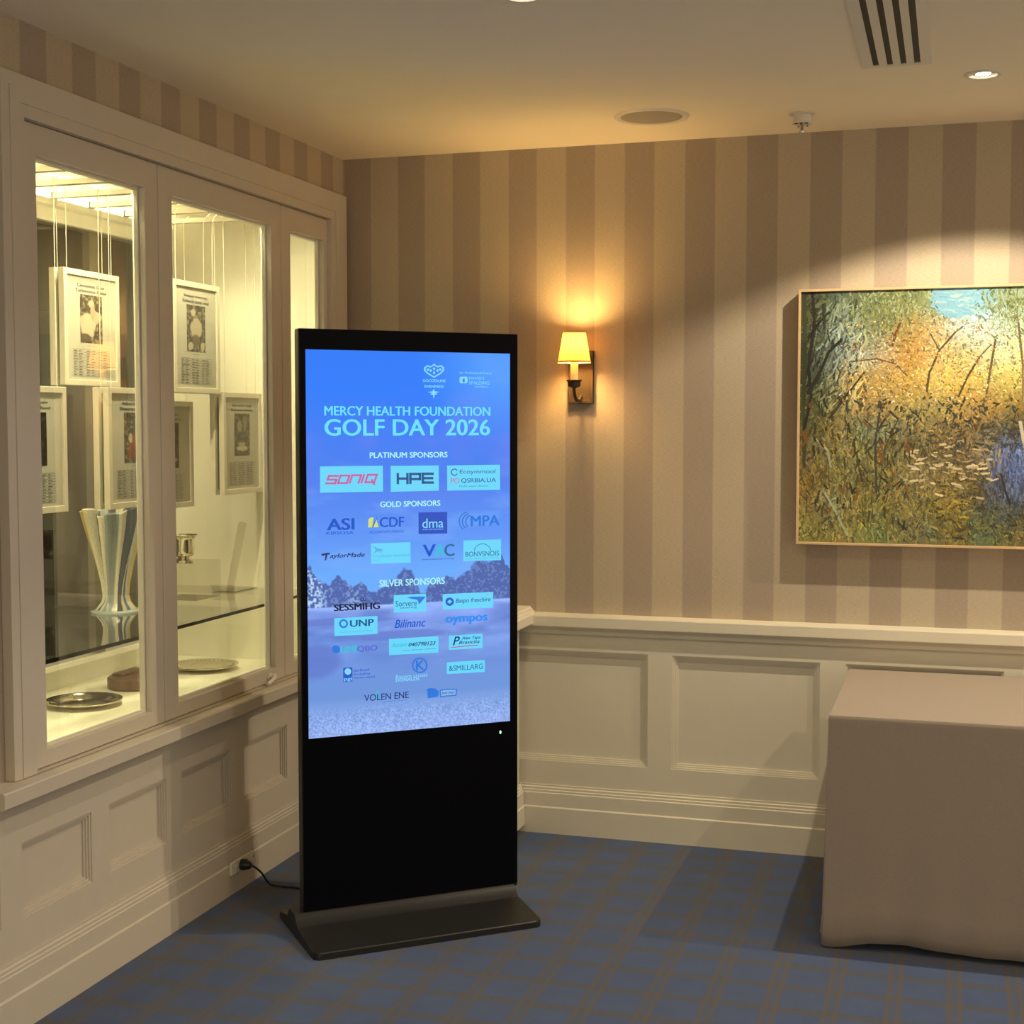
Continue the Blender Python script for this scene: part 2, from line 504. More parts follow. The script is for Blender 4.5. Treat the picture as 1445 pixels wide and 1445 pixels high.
# ------------------------------------------------------------------ built-in display cabinet
M_GLASS = thin_glass('pane_glass', refl=2.6)
M_BACKGLASS = thin_glass('rear_pane_glass', tint=(0.80, 0.80, 0.76), refl=1.5)
M_BEAD = mat('white_bead', (0.78, 0.73, 0.62), rough=0.4, noise=0.02)
M_ALU = mat('brushed_aluminium', (0.62, 0.60, 0.56), rough=0.28, metal=1.0, noise=0.05)
M_SILVER = mat('polished_silver', (0.80, 0.74, 0.64), rough=0.09, metal=1.0, noise=0.03, bump=0.05, bscale=60)
cab = thing('display_cabinet', 'long built-in cream display cabinet with three lit glass doors in the left wall', 'cabinet', (0.0, -1.135, 0.66))
CL = Vector((0.0, -1.135, 0.66))
def cpart(name, bm, m, parent=cab, **k):
    o = obj(name, bm, m, **k)
    o.parent = parent
    if parent is cab: o.matrix_parent_inverse = Matrix.Translation(-CL)
    return o
bm = bmesh.new()      # outer casing, stepped
ring_frame(bm, -2.240, -0.030, 0.6735, 2.545, -2.142, -0.180, 0.674, 2.436, 0.0005, 0.030, 'x')
ring_frame(bm, -2.205, -0.065, 0.6740, 2.510, -2.165, -0.140, 0.6745, 2.470, 0.028, 0.033, 'x')
cpart('casing', bm, M_CASE, bevel=0.003)
DOORS = [((-2.142, -1.447), (-2.067, -1.522), 'left'), ((-1.443, -0.588), (-1.361, -0.666), 'middle'), ((-0.584, -0.180), (-0.509, -0.212), 'right')]
for (a, b), (p, q), nm in DOORS:
    bm = bmesh.new()
    ring_frame(bm, a, b, 0.676, 2.434, p, q, 0.722, 2.350, -0.012, 0.010, 'x')
    d = cpart('door', bm, M_CASE, bevel=0.0025)
    bm = bmesh.new()      # glazing bead set just inside the opening
    ring_frame(bm, a-0.0018, b+0.0018, 0.6755, 2.4600, p+0.007, q-0.007, 0.729, 2.343, -0.030, -0.0125, 'x')
    obj('glazing_bead', bm, M_BEAD, parent=d)
    bm = bmesh.new(); box(bm, -0.029, -0.025, p+0.0072, q-0.0072, 0.7292, 2.3428)
    o = obj('glass_pane', bm, M_GLASS, parent=d); o['label'] = 'clear glass pane'
    if nm == 'middle':
        bm = bmesh.new()
        box(bm, 0.010, 0.018, -0.735, -0.705, 0.690, 0.712)
        tube(bm, spline([(0.018, -0.722, 0.700), (0.034, -0.722, 0.702), (0.040, -0.745, 0.694), (0.040, -0.790, 0.684)], 6), [0.009]*6+[0.008]*6+[0.007]*7, 10)
        o = obj('handle', bm, mat('white_enamel', (0.75, 0.72, 0.65), rough=0.25), parent=d, smooth=True); o['label'] = 'small white lever catch'
bm = bmesh.new(); box(bm, -0.76, -0.0125, -2.30, -0.10, 0.640, 0.665); cpart('floor_board', bm, M_INSIDE)
bm = bmesh.new(); box(bm, -0.76, -0.0305, -0.20, -0.10, 0.6655, 2.52); cpart('end_panel', bm, M_INSIDE)
bm = bmesh.new(); box(bm, -0.76, -0.0305, -2.30, -2.22, 0.6655, 2.52); cpart('end_panel', bm, M_INSIDE)
bm = bmesh.new(); box(bm, -0.76, -0.0005, -2.30, -0.10, 2.5205, 2.56); cpart('top_panel', bm, M_INSIDE)
# rear window: beam, sashes and panes
bm = bmesh.new()
prism(bm, [(-0.755, 2.348), (-0.690, 2.348), (-0.690, 2.396), (-0.672, 2.402), (-0.672, 2.424), (-0.755, 2.424)], 'y', -2.2195, -0.2005)
box(bm, -0.755, -0.735, -2.2195, -0.2005, 2.4245, 2.5200)
cpart('rear_beam', bm, M_INSIDE)
bm = bmesh.new()
box(bm, -0.755, -0.690, -2.2195, -0.2005, 0.6655, 0.730)
prism(bm, [(-0.755, 0.7302), (-0.682, 0.7302), (-0.682, 0.736), (-0.694, 0.748), (-0.755, 0.748)], 'y', -2.2195, -0.2005)
cpart('rear_sash', bm, M_INSIDE)
bm = bmesh.new(); box(bm, -0.716, -0.712, -2.2193, -0.2007, 0.7485, 2.3475)
o = cpart('rear_pane', bm, M_BACKGLASS); o['label'] = 'long grey glass pane at the back'
for y in (-1.45, -0.68):
    bm = bmesh.new(); box(bm, -0.755, -0.725, y-0.03, y+0.03, 0.7485, 2.3475)
    cpart('rear_mullion', bm, M_FAR)
ry = [-2.165 + 0.2325*i for i in range(9)]
for y in ry:
    bm = bmesh.new()
    prism(bm, [(y-0.014, 2.426), (y+0.014, 2.426), (y+0.014, 2.444), (y+0.009, 2.444), (y+0.009, 2.431), (y-0.009, 2.431), (y-0.009, 2.444), (y-0.014, 2.444)], 'x', -0.672, -0.040)
    box(bm, -0.676, -0.671, y-0.018, y+0.018, 2.4243, 2.448)
    o = cpart('hanging_rail', bm, M_ALU)
# shelf of tinted glass with a black front edge
M_SHELF = thin_glass('shelf_glass', tint=(0.965, 0.975, 0.95), refl=1.7)
M_EDGE = mat('dark_glass_edge', (0.008, 0.009, 0.008), rough=0.5, spec=0.1)
bm = bmesh.new(); box(bm, -0.690, -0.034, -2.219, -0.2015, 0.9485, 0.960)
for f in bm.faces:
    if f.calc_center_median().x > -0.04 : f.material_index = 1
o = cpart('shelf', bm, [M_SHELF, M_EDGE]); o['label'] = 'clear glass shelf with dark front edge'
for x, y in ((-0.33, -1.86), (-0.33, -1.18), (-0.33, -0.52)):
    bm = bmesh.new()
    lathe(bm, [(0.034, 0.0), (0.036, -0.004), (0.026, -0.010), (0.024, -0.004), (0.0, -0.004)], (x, y, 2.520), 24, closed=False)
    o = cpart('cabinet_downlight', bm, M_ALU, smooth=True); o['label'] = 'small lit spotlight'
    bm = bmesh.new(); lathe(bm, [(0.0, -0.0065), (0.0235, -0.0065)], (x, y, 2.520), 24)
    g = obj('lens', bm, emit('cabinet_lens', C_CAB, 14.0), parent=o)
    L = bpy.data.lights.new('cabinet_spot', 'SPOT'); L.energy = P_CABINET; L.color = C_CAB; L.spot_size = math.radians(104); L.spot_blend = 1.0; L.shadow_soft_size = 0.022
    lo = bpy.data.objects.new('cabinet_spot', L); COL.objects.link(lo); lo.location = (x, y, 2.506)
    lo.parent = cab; lo.matrix_parent_inverse = Matrix.Translation(-CL)

bm = bmesh.new(); box(bm, -0.070, -0.045, -2.20, -0.50, 2.452, 2.470)  # hidden strip, added for more even light in the cabinet
o = cpart('added_light_strip', bm, [M_ALU, emit('added_strip_diffuser', C_CAB, 5.0)]); o['label'] = 'slim strip added out of sight inside the top to even the light'
for p in o.data.polygons:
    if p.normal.z < -0.5: p.material_index = 1
L = bpy.data.lights.new('added_strip_fill', 'AREA'); L.shape = 'RECTANGLE'; L.size = 0.03; L.size_y = 1.68; L.energy = P_STRIP; L.color = C_CAB
lo = bpy.data.objects.new('added_strip_fill', L); COL.objects.link(lo); lo.location = (-0.058, -1.35, 2.448); lo.rotation_euler = (0, math.radians(-14), 0)
lo.parent = cab; lo.matrix_parent_inverse = Matrix.Translation(-CL)

bm = bmesh.new(); box(bm, -0.722, -0.704, -2.20, -0.22, 2.4245, 2.432)
o = cpart('rear_light_strip', bm, [M_ALU, emit('rear_strip_diffuser', C_CAB, 4.0)]); o['label'] = 'slim lit strip on the rear beam'
for p in o.data.polygons:
    if p.normal.z > 0.5: p.material_index = 1
L = bpy.data.lights.new('rear_strip_light', 'AREA'); L.shape = 'RECTANGLE'; L.size = 0.015; L.size_y = 1.96; L.energy = 2.8; L.color = C_CAB
lo = bpy.data.objects.new('rear_strip_light', L); COL.objects.link(lo); lo.location = (-0.713, -1.21, 2.4335); lo.rotation_euler = (0, math.radians(180-35), 0)
lo.parent = cab; lo.matrix_parent_inverse = Matrix.Translation(-CL)

# ------------------------------------------------------------------ low boxed-in cupboard in the corner (behind the sign)
bx = thing('corner_cupboard', 'low cream panelled cupboard in the corner behind the black display sign', 'cupboard', (0.40, -0.2, 0.0))
BXL = Vector((0.40, -0.2, 0.0))
def bpart(name, bm, m, **k):
    o = obj(name, bm, m, **k); o.parent = bx; o.matrix_parent_inverse = Matrix.Translation(-BXL); return o
bm = bmesh.new(); box(bm, 0.085, 0.772, -0.34, -0.062, 0.03, 0.835); bpart('body', bm, M_JOIN, bevel=0.003)
bm = bmesh.new()
pr = skirting(0.0)
prism(bm, [(0.772+d, z if z > 0 else 0.03) for d, z in pr], 'y', -0.362, -0.046)
prism(bm, [(-0.34-d, z if z > 0 else 0.03) for d, z in pr], 'x', 0.085, 0.79)
bpart('plinth', bm, M_JOIN)
bm = bmesh.new()
prism(bm, [(0.085, 0.832), (0.790, 0.832), (0.800, 0.836), (0.826, 0.838), (0.828, 0.842), (0.828, 0.876), (0.818, 0.879), (0.818, 0.885), (0.810, 0.888), (0.810, 0.894), (0.802, 0.897), (0.802, 0.903), (0.085, 0.903)], 'y', -0.395, -0.002)
bpart('top', bm, M_JOIN, bevel=0.002)

# ------------------------------------------------------------------ downlights
M_WHITE = mat('white_enamel_trim', (0.72, 0.68, 0.60), rough=0.4, noise=0.02)
M_REFL = mat('reflector', (0.85, 0.83, 0.80), rough=0.15, metal=1.0, noise=0.1, scale=300, bump=0.4, bscale=220)
for i, (x, y) in enumerate(DL):
    lab = {0: 'round white recessed downlight near the picture, lit, right of the air vent', 1: 'round white recessed downlight at the top edge, above the display sign'}.get(i, 'round white recessed downlight out of view')
    t = thing('downlight', lab, 'ceiling light', (x, y, H), group='recessed ceiling downlights')
    bm = bmesh.new()
    lathe(bm, [(0.0385, 0.02), (0.0385, -0.002), (0.042, -0.005), (0.054, -0.004), (0.058, 0.0), (0.054, -0.0003), (0.0395, -0.0003), (0.0395, 0.02)], (0, 0, 0), 40, closed=True)
    obj('trim_ring', bm, M_WHITE, parent=t, smooth=True)
    bm = bmesh.new(); lathe(bm, [(0.038, 0.0), (0.034, 0.018), (0.026, 0.036), (0.022, 0.044)], (0, 0, 0), 32)
    obj('reflector', bm, M_REFL, parent=t, smooth=True)
    bm = bmesh.new(); lathe(bm, [(0.0, -0.0035), (0.018, -0.002), (0.030, 0.003), (0.030, 0.006), (0.0, 0.006)], (0, 0, 0), 24)
    obj('lamp', bm, emit('downlight_lamp', (1.0, 0.86, 0.66), 30.0), parent=t, smooth=True)
    L = bpy.data.lights.new('downlight_beam', 'SPOT'); L.color = C_ROOM
    L.energy = P_PICTURE if i == 0 else (P_CORRIDOR if x < 0 else (P_WALLROW if i == 2 else P_ROOM))
    L.spot_size = math.radians(128); L.spot_blend = 0.22 if i in (0, 2) else 0.5; L.shadow_soft_size = 0.018
    lo = bpy.data.objects.new('downlight_beam', L); COL.objects.link(lo); lo.parent = t; lo.location = (0, 0, -0.012)

# ------------------------------------------------------------------ ceiling speaker, vent, sprinkler
t = thing('ceiling_speaker', 'round flush ceiling speaker with grey grille and white rim', 'speaker', (1.370, -0.440, H))
bm = bmesh.new(); lathe(bm, [(0.108, 0.0), (0.108, -0.004), (0.116, -0.007), (0.128, -0.005), (0.133, 0.0)], (0, 0, 0), 64, closed=True)
obj('rim', bm, M_WHITE, parent=t, smooth=True)
bm = bmesh.new(); lathe(bm, [(0.0, -0.0055), (0.07, -0.0050), (0.1075, -0.003), (0.1075, 0.0)], (0, 0, 0), 64)
obj('grille', bm, mat('speaker_grille', (0.36, 0.34, 0.30), rough=0.6, noise=0.2, scale=500), parent=t, smooth=True)

t = thing('air_vent', 'long white ceiling air vent with four dark slots', 'vent', (2.2175, -1.54, H))
bm = bmesh.new()
xs = [2.117, 2.149, 2.166, 2.190, 2.207, 2.229, 2.246, 2.268, 2.286, 2.318]
y0, y1, e0, e1 = -2.15, -0.925, -2.10, -0.950
for i in range(0, len(xs)-1):
    if i % 2 == 0: box(bm, xs[i]-2.2175, xs[i+1]-2.2175, y0+1.54, y1+1.54, -0.004, 0)
    else:
        box(bm, xs[i]-2.2175, xs[i+1]-2.2175, y0+1.54, e0+1.54, -0.004, 0); box(bm, xs[i]-2.2175, xs[i+1]-2.2175, e1+1.54, y1+1.54, -0.004, 0)
obj('face_plate', bm, M_WHITE, parent=t)
for i in range(1, 8, 2):
    bm = bmesh.new(); box(bm, xs[i]-2.2175, xs[i+1]-2.2175, e0+1.54, e1+1.54, -0.0012, 0)
    box(bm, xs[i]-2.2175+0.004, xs[i]-2.2175+0.006, e0+1.54, e1+1.54, -0.003, -0.001)
    obj('slot', bm, M_BLACK, parent=t)

t = thing('fire_sprinkler', 'small white sprinkler head hanging from the ceiling near the back wall', 'sprinkler', (1.878, -0.330, H))
bm = bmesh.new(); lathe(bm, [(0.0, 0.0), (0.044, 0.0), (0.044, -0.004), (0.030, -0.006), (0.030, -0.030), (0.034, -0.033), (0.034, -0.037), (0.0, -0.037)], (0, 0, 0), 36)
obj('cup', bm, M_WHITE, parent=t, smooth=True)
bm = bmesh.new()
for a in (0.3, 2.4, 4.5): box(bm, 0.018*math.cos(a)-0.004, 0.018*math.cos(a)+0.004, 0.018*math.sin(a)-0.004, 0.018*math.sin(a)+0.004, -0.044, -0.037)
lathe(bm, [(0.0, -0.037), (0.008, -0.037), (0.006, -0.055), (0.009, -0.060), (0.007, -0.067), (0.0, -0.067)], (0, 0, 0), 20)
obj('nozzle', bm, mat('chrome', (0.7, 0.66, 0.6), rough=0.2, metal=1.0), parent=t, smooth=True)
for a in (4.1, 4.71, 5.3):
    bm = bmesh.new(); box(bm, 0.030*math.cos(a)-0.006, 0.030*math.cos(a)+0.006, 0.0305*math.sin(a)-0.004, 0.0305*math.sin(a)+0.004, -0.040, -0.0371)
    obj('slot', bm, M_BLACK, parent=t)

# ------------------------------------------------------------------ wall sconce
M_BRONZE = mat('aged_bronze', (0.050, 0.037, 0.027), rough=0.6, metal=0.3, noise=0.12, spec=0.25)
M_BIND = mat('binding', (0.55, 0.36, 0.14), rough=0.6)
M_SLEEVE = mat('cream_sleeve', (0.75, 0.62, 0.42), rough=0.5)
M_BULB = emit('bulb_glass', C_SCONCE, P_SCONCE * 22.0)
msh = bpy.data.materials.new('lamp_shade_fabric'); msh.use_nodes = True
nt = msh.node_tree; nt.nodes.remove(nt.nodes['Principled BSDF'])
di = nt.nodes.new('ShaderNodeBsdfDiffuse'); di.inputs[0].default_value = (0.70, 0.50, 0.24, 1)
tl = nt.nodes.new('ShaderNodeBsdfTranslucent'); tl.inputs[0].default_value = (0.95, 0.56, 0.12, 1)
nz = nt.nodes.new('ShaderNodeTexNoise'); nz.inputs['Scale'].default_value = 120
mr = nt.nodes.new('ShaderNodeMapRange'); mr.inputs[3].default_value = 0.060; mr.inputs[4].default_value = 0.075
nt.links.new(nz.outputs['Fac'], mr.inputs[0])
ms = nt.nodes.new('ShaderNodeMixShader'); nt.links.new(mr.outputs[0], ms.inputs[0])
nt.links.new(di.outputs[0], ms.inputs[1]); nt.links.new(tl.outputs[0], ms.inputs[2])
nt.links.new(ms.outputs[0], nt.nodes['Material Output'].inputs[0])
def sconce(SX, SZ, lab):
    t = thing('wall_sconce', lab, 'wall lamp', (SX, 0.0, SZ))
    bm = bmesh.new()
    ring_frame(bm, -0.049, 0.049, 0.0, 0.206, -0.036, 0.036, 0.013, 0.193, -0.022, -0.0005, 'y')
    ring_frame(bm, -0.0365, 0.0365, 0.0125, 0.1935, -0.031, 0.031, 0.018, 0.188, -0.017, -0.0005, 'y')
    box(bm, -0.0315, 0.0315, -0.012, -0.0005, 0.0175, 0.1885)
    obj('backplate', bm, M_BRONZE, parent=t, bevel=0.0015)
    bm = bmesh.new()
    tube(bm, spline([(0.0, -0.012, 0.030), (0.0, -0.05, 0.014), (0.0, -0.095, 0.018), (0.0, -0.118, 0.040), (0.0, -0.120, 0.064)], 8), 0.0065, 12)
    obj('arm', bm, M_BRONZE, parent=t, smooth=True)
    bm = bmesh.new(); lathe(bm, [(0.0, 0.060), (0.012, 0.060), (0.024, 0.066), (0.025, 0.082), (0.030, 0.086), (0.030, 0.090), (0.0, 0.090)], (0, -0.12, 0), 32)
    obj('drip_cup', bm, M_BRONZE, parent=t, smooth=True)
    bm = bmesh.new(); lathe(bm, [(0.0, 0.090), (0.0145, 0.090), (0.0145, 0.175), (0.0, 0.175)], (0, -0.12, 0), 24)
    obj('candle_sleeve', bm, M_SLEEVE, parent=t, smooth=True)
    bm = bmesh.new(); lathe(bm, [(0.0, 0.175), (0.009, 0.178), (0.011, 0.205), (0.023, 0.228), (0.024, 0.242), (0.015, 0.258), (0.0, 0.263)], (0, -0.12, 0), 20)
    obj('bulb', bm, M_BULB, parent=t, smooth=True)
    bm = bmesh.new(); lathe(bm, [(0.063, 0.157), (0.0425, 0.272)], (0, -0.12, 0), 56)
    for f in [f for f in bm.faces if len(f.verts) > 4]: bm.faces.remove(f)
    sh = obj('lamp_shade', bm, msh, parent=t, smooth=True)
    bm = bmesh.new()
    lathe(bm, [(0.0635, 0.155), (0.0640, 0.161), (0.0625, 0.161), (0.0625, 0.155)], (0, -0.12, 0), 56, closed=True)
    obj('shade_binding', bm, M_BIND, parent=sh)
    bm = bmesh.new()
    lathe(bm, [(0.0432, 0.268), (0.0430, 0.273), (0.0418, 0.273), (0.0420, 0.268)], (0, -0.12, 0), 56, closed=True)
    obj('shade_binding', bm, M_BIND, parent=sh)
sconce(1.009, 1.704, 'bronze wall sconce with a glowing cream shade between the sign and the painting')
sconce(4.063, 1.704, 'unseen bronze wall sconce added right of the painting to brighten the ceiling')  # second sconce added out of view to lighten the ceiling on the right

# ------------------------------------------------------------------ display sign (kiosk)
kiosk = thing('display_kiosk', 'tall black free-standing digital display sign with a blue lit screen', 'sign', (0.727, -1.121, 0.0), math.radians(40.5))
M_GLOSSBLACK = mat('black_front_glass', (0.004, 0.004, 0.006), rough=0.06, noise=0.0, spec=0.03)
M_SHELL = mat('black_shell', (0.012, 0.012, 0.014), rough=0.35, noise=0.1)
M_FOOT = mat('charcoal_foot', (0.020, 0.019, 0.0195), rough=0.36, noise=0.08, scale=60, spec=0.3)
bm = bmesh.new(); box(bm, -0.369, 0.377, 0.003, 0.050, 0.060, 1.923)
obj('body', bm, M_SHELL, parent=kiosk, bevel=0.006, seg=3)
bm = bmesh.new(); box(bm, -0.367, 0.375, -0.0012, 0.0030, 0.0715, 1.921)
obj('front_glass', bm, M_GLOSSBLACK, parent=kiosk, bevel=0.0015)
bm = bmesh.new()
FP = [(-0.240, 0.0), (-0.240, 0.019), (-0.237, 0.022), (-0.052, 0.038), (-0.040, 0.041), (-0.016, 0.064), (-0.006, 0.071), (0.056, 0.071), (0.064, 0.064), (0.084, 0.041), (0.096, 0.037), (0.200, 0.021), (0.203, 0.018), (0.203, 0.0)]
secs = []
RC = 0.024
es = [RC*(1-math.cos(a*math.pi/12)) for a in range(7)]
for x, e in [(-0.400+e, e) for e in es] + [(0.360-e, e) for e in es[::-1]]:
    d = RC - math.sqrt(max(0.0, RC*RC-(RC-e)**2))
    secs.append([bm.verts.new((x, min(max(y, -0.240+d), 0.203-d), z)) for y, z in FP])
for s0, s1 in zip(secs[:-1], secs[1:]):
    for i in range(len(FP)):
        j = (i+1) % len(FP); bm.faces.new((s0[i], s0[j], s1[j], s1[i]))
bm.faces.new(secs[0][::-1]); bm.faces.new(secs[-1])
obj('foot', bm, M_FOOT, parent=kiosk, smooth=32)
bm = bmesh.new(); lathe(bm, [(0.0, 0), (0.0035, 0), (0.0035, 0.001), (0, 0.001)], (0, 0, 0), 16)
for v in bm.verts: v.co = Vector((v.co.x*0.8 + 0.312, -0.0013 - v.co.z, v.co.y*1.5 + 0.594))
o = obj('indicator_light', bm, emit('green_led', (0.25, 1.0, 0.45), 3.0), parent=kiosk); o['label'] = 'tiny lit green light'

SW, ST, SH = 0.347, 1.857, 1.228      # half width, top and height of the lit picture
def sp_(fx, fy, d=0.0): return Vector((-SW + 2*SW*fx, -0.0020 - d, ST - SH*fy))
# --- picture on the screen: sky, cloud, trees, fairway, bunkers, sand
n, m = 500, 282
rng = np.random.default_rng(7)
def vnoise(n, m, gy, gx, seed, octs=4):
    out = np.zeros((n, m)); amp = 1.0; tot = 0
    r = np.random.default_rng(seed)
    for o_ in range(octs):
        a, b = int(gy*2**o_)+2, int(gx*2**o_)+2
        g = r.random((a, b))
        y = np.linspace(0, a-1.001, n); x = np.linspace(0, b-1.001, m)
        yi, xi = y.astype(int), x.astype(int)
        fy, fx = (y-yi)[:, None], (x-xi)[None, :]
        fy, fx = fy*fy*(3-2*fy), fx*fx*(3-2*fx)
        v = (g[np.ix_(yi, xi)]*(1-fy)*(1-fx) + g[np.ix_(yi+1, xi)]*fy*(1-fx) + g[np.ix_(yi, xi+1)]*(1-fy)*fx + g[np.ix_(yi+1, xi+1)]*fy*fx)
        out += amp*v; tot += amp; amp *= 0.5
    return out/tot
V = np.linspace(0, 1, n)[:, None]*np.ones((1, m)); U = np.linspace(0, 1, m)[None, :]*np.ones((n, 1))
def ramp(stops, t):
    xs_ = [s[0] for s in stops]; cs = np.array([s[1] for s in stops], float)
    return np.stack([np.interp(t, xs_, cs[:, k]) for k in range(3)], -1)
cl1 = vnoise(n, m, 6, 3, 3); cl2 = vnoise(n, m, 26, 4, 5)
img = ramp([(0, (20, 118, 248)), (0.10, (22, 120, 250)), (0.22, (52, 122, 244)), (0.34, (66, 124, 238)), (0.48, (86, 146, 246)), (0.58, (98, 168, 252)), (0.64, (104, 172, 252))], V)
pur = np.clip((cl1-0.50)*5, 0, 1)*np.clip((V-0.06)*8, 0, 1)*np.clip((0.45-V)*6, 0, 1)
img = img*(1-0.45*pur[..., None]) + np.array((112, 128, 236))*0.45*pur[..., None]
cor = np.clip(1.3-np.hypot((U-0.98)/0.35, (V-0.02)/0.18), 0, 1)
img = img + cor[..., None]*np.array((55, 35, 5))
wisp = np.clip((cl2-0.53)*5, 0, 1)*np.clip((V-0.24)*6, 0, 1)
img = img*(1-0.35*wisp[..., None]) + np.array((122, 172, 250))*0.35*wisp[..., None]
# tree line
tr1 = vnoise(n, m, 1, 9, 11, 5)[3]; x = np.linspace(0, 1, m)
top = 0.600 - 0.03*np.exp(-((x-0.42)/0.10)**2) - 0.05*np.exp(-((x-0.97)/0.12)**2) - 0.03*np.exp(-((x-0.70)/0.07)**2) - 0.055*np.exp(-((x-0.0)/0.05)**2) - 0.02*np.exp(-((x-0.12)/0.05)**2) + 0.05*np.exp(-((x-0.55)/0.035)**2) - 0.12*(tr1-0.5)*0.9
tree = np.clip((V-top[None, :])*260 + (vnoise(n, m, 120, 66, 19, 2)-0.5)*4, 0, 1)*(V < 0.668)
tn = vnoise(n, m, 190, 105, 23, 2)
tc_ = np.where((tn > 0.60)[..., None], np.array((112, 146, 212)), np.array((62, 92, 168)))*1.0
tc_ = tc_*(0.55) + 0.45*np.array((72, 100, 172))
bright = np.exp(-((U-0.03)/0.06)**2) + 0.5*np.exp(-((U-0.22)/0.03)**2)
tc_ = tc_ + (np.clip((tn-0.45)*4, 0, 1)*np.clip(bright, 0, 1))[..., None]*np.array((95, 95, 60))
img = img*(1-tree[..., None]) + tc_*tree[..., None]
# ground
gr = ramp([(0.655, (132, 164, 238)), (0.70, (112, 144, 226)), (0.78, (112, 148, 224)), (0.90, (110, 150, 220)), (0.93, (130, 164, 228)), (1.0, (150, 178, 240))], V)
gn = vnoise(n, m, 34, 5, 31); gr = gr + ((gn-0.5)*60)[..., None]*np.clip((0.86-V)*8, 0, 1)[..., None]
for cx, cy, rx, ry_ in ((0.03, 0.80, 0.13, 0.045), (0.45, 0.745, 0.24, 0.014), (0.16, 0.700, 0.25, 0.010)):
    e = np.clip(1.15-np.hypot((U-cx)/rx, (V-cy)/ry_), 0, 0.35)/0.35
    gr = gr*(1-0.75*e[..., None]) + np.array((96, 122, 204))*0.75*e[..., None]
lite = np.exp(-((V-0.662-0.006*np.sin(7*U))/0.006)**2); gr = gr + lite[..., None]*22
sand = np.clip((V-0.915)*30, 0, 1)*(vnoise(n, m, 400, 226, 41, 1)-0.5)*60
gr = gr + sand[..., None]
gmask = np.clip((V-(0.655+0.012*U))*300, 0, 1)
gmask = np.where(tree > 0.5, np.clip((V-0.66)*300, 0, 1), gmask)
img = img*(1-gmask[..., None]) + gr*gmask[..., None]
Pg = np.stack([-SW+2*SW*U, -0.0016+0*U, ST-SH*V], -1)
M_SCREEN = attr_mat('lit_screen', rough=0.08, emission=E_SCREEN, spec=0.4)
screen = grid_mesh('screen', Pg, lin_a(img), M_SCREEN, kiosk)
screen['label'] = 'lit blue sponsor screen'

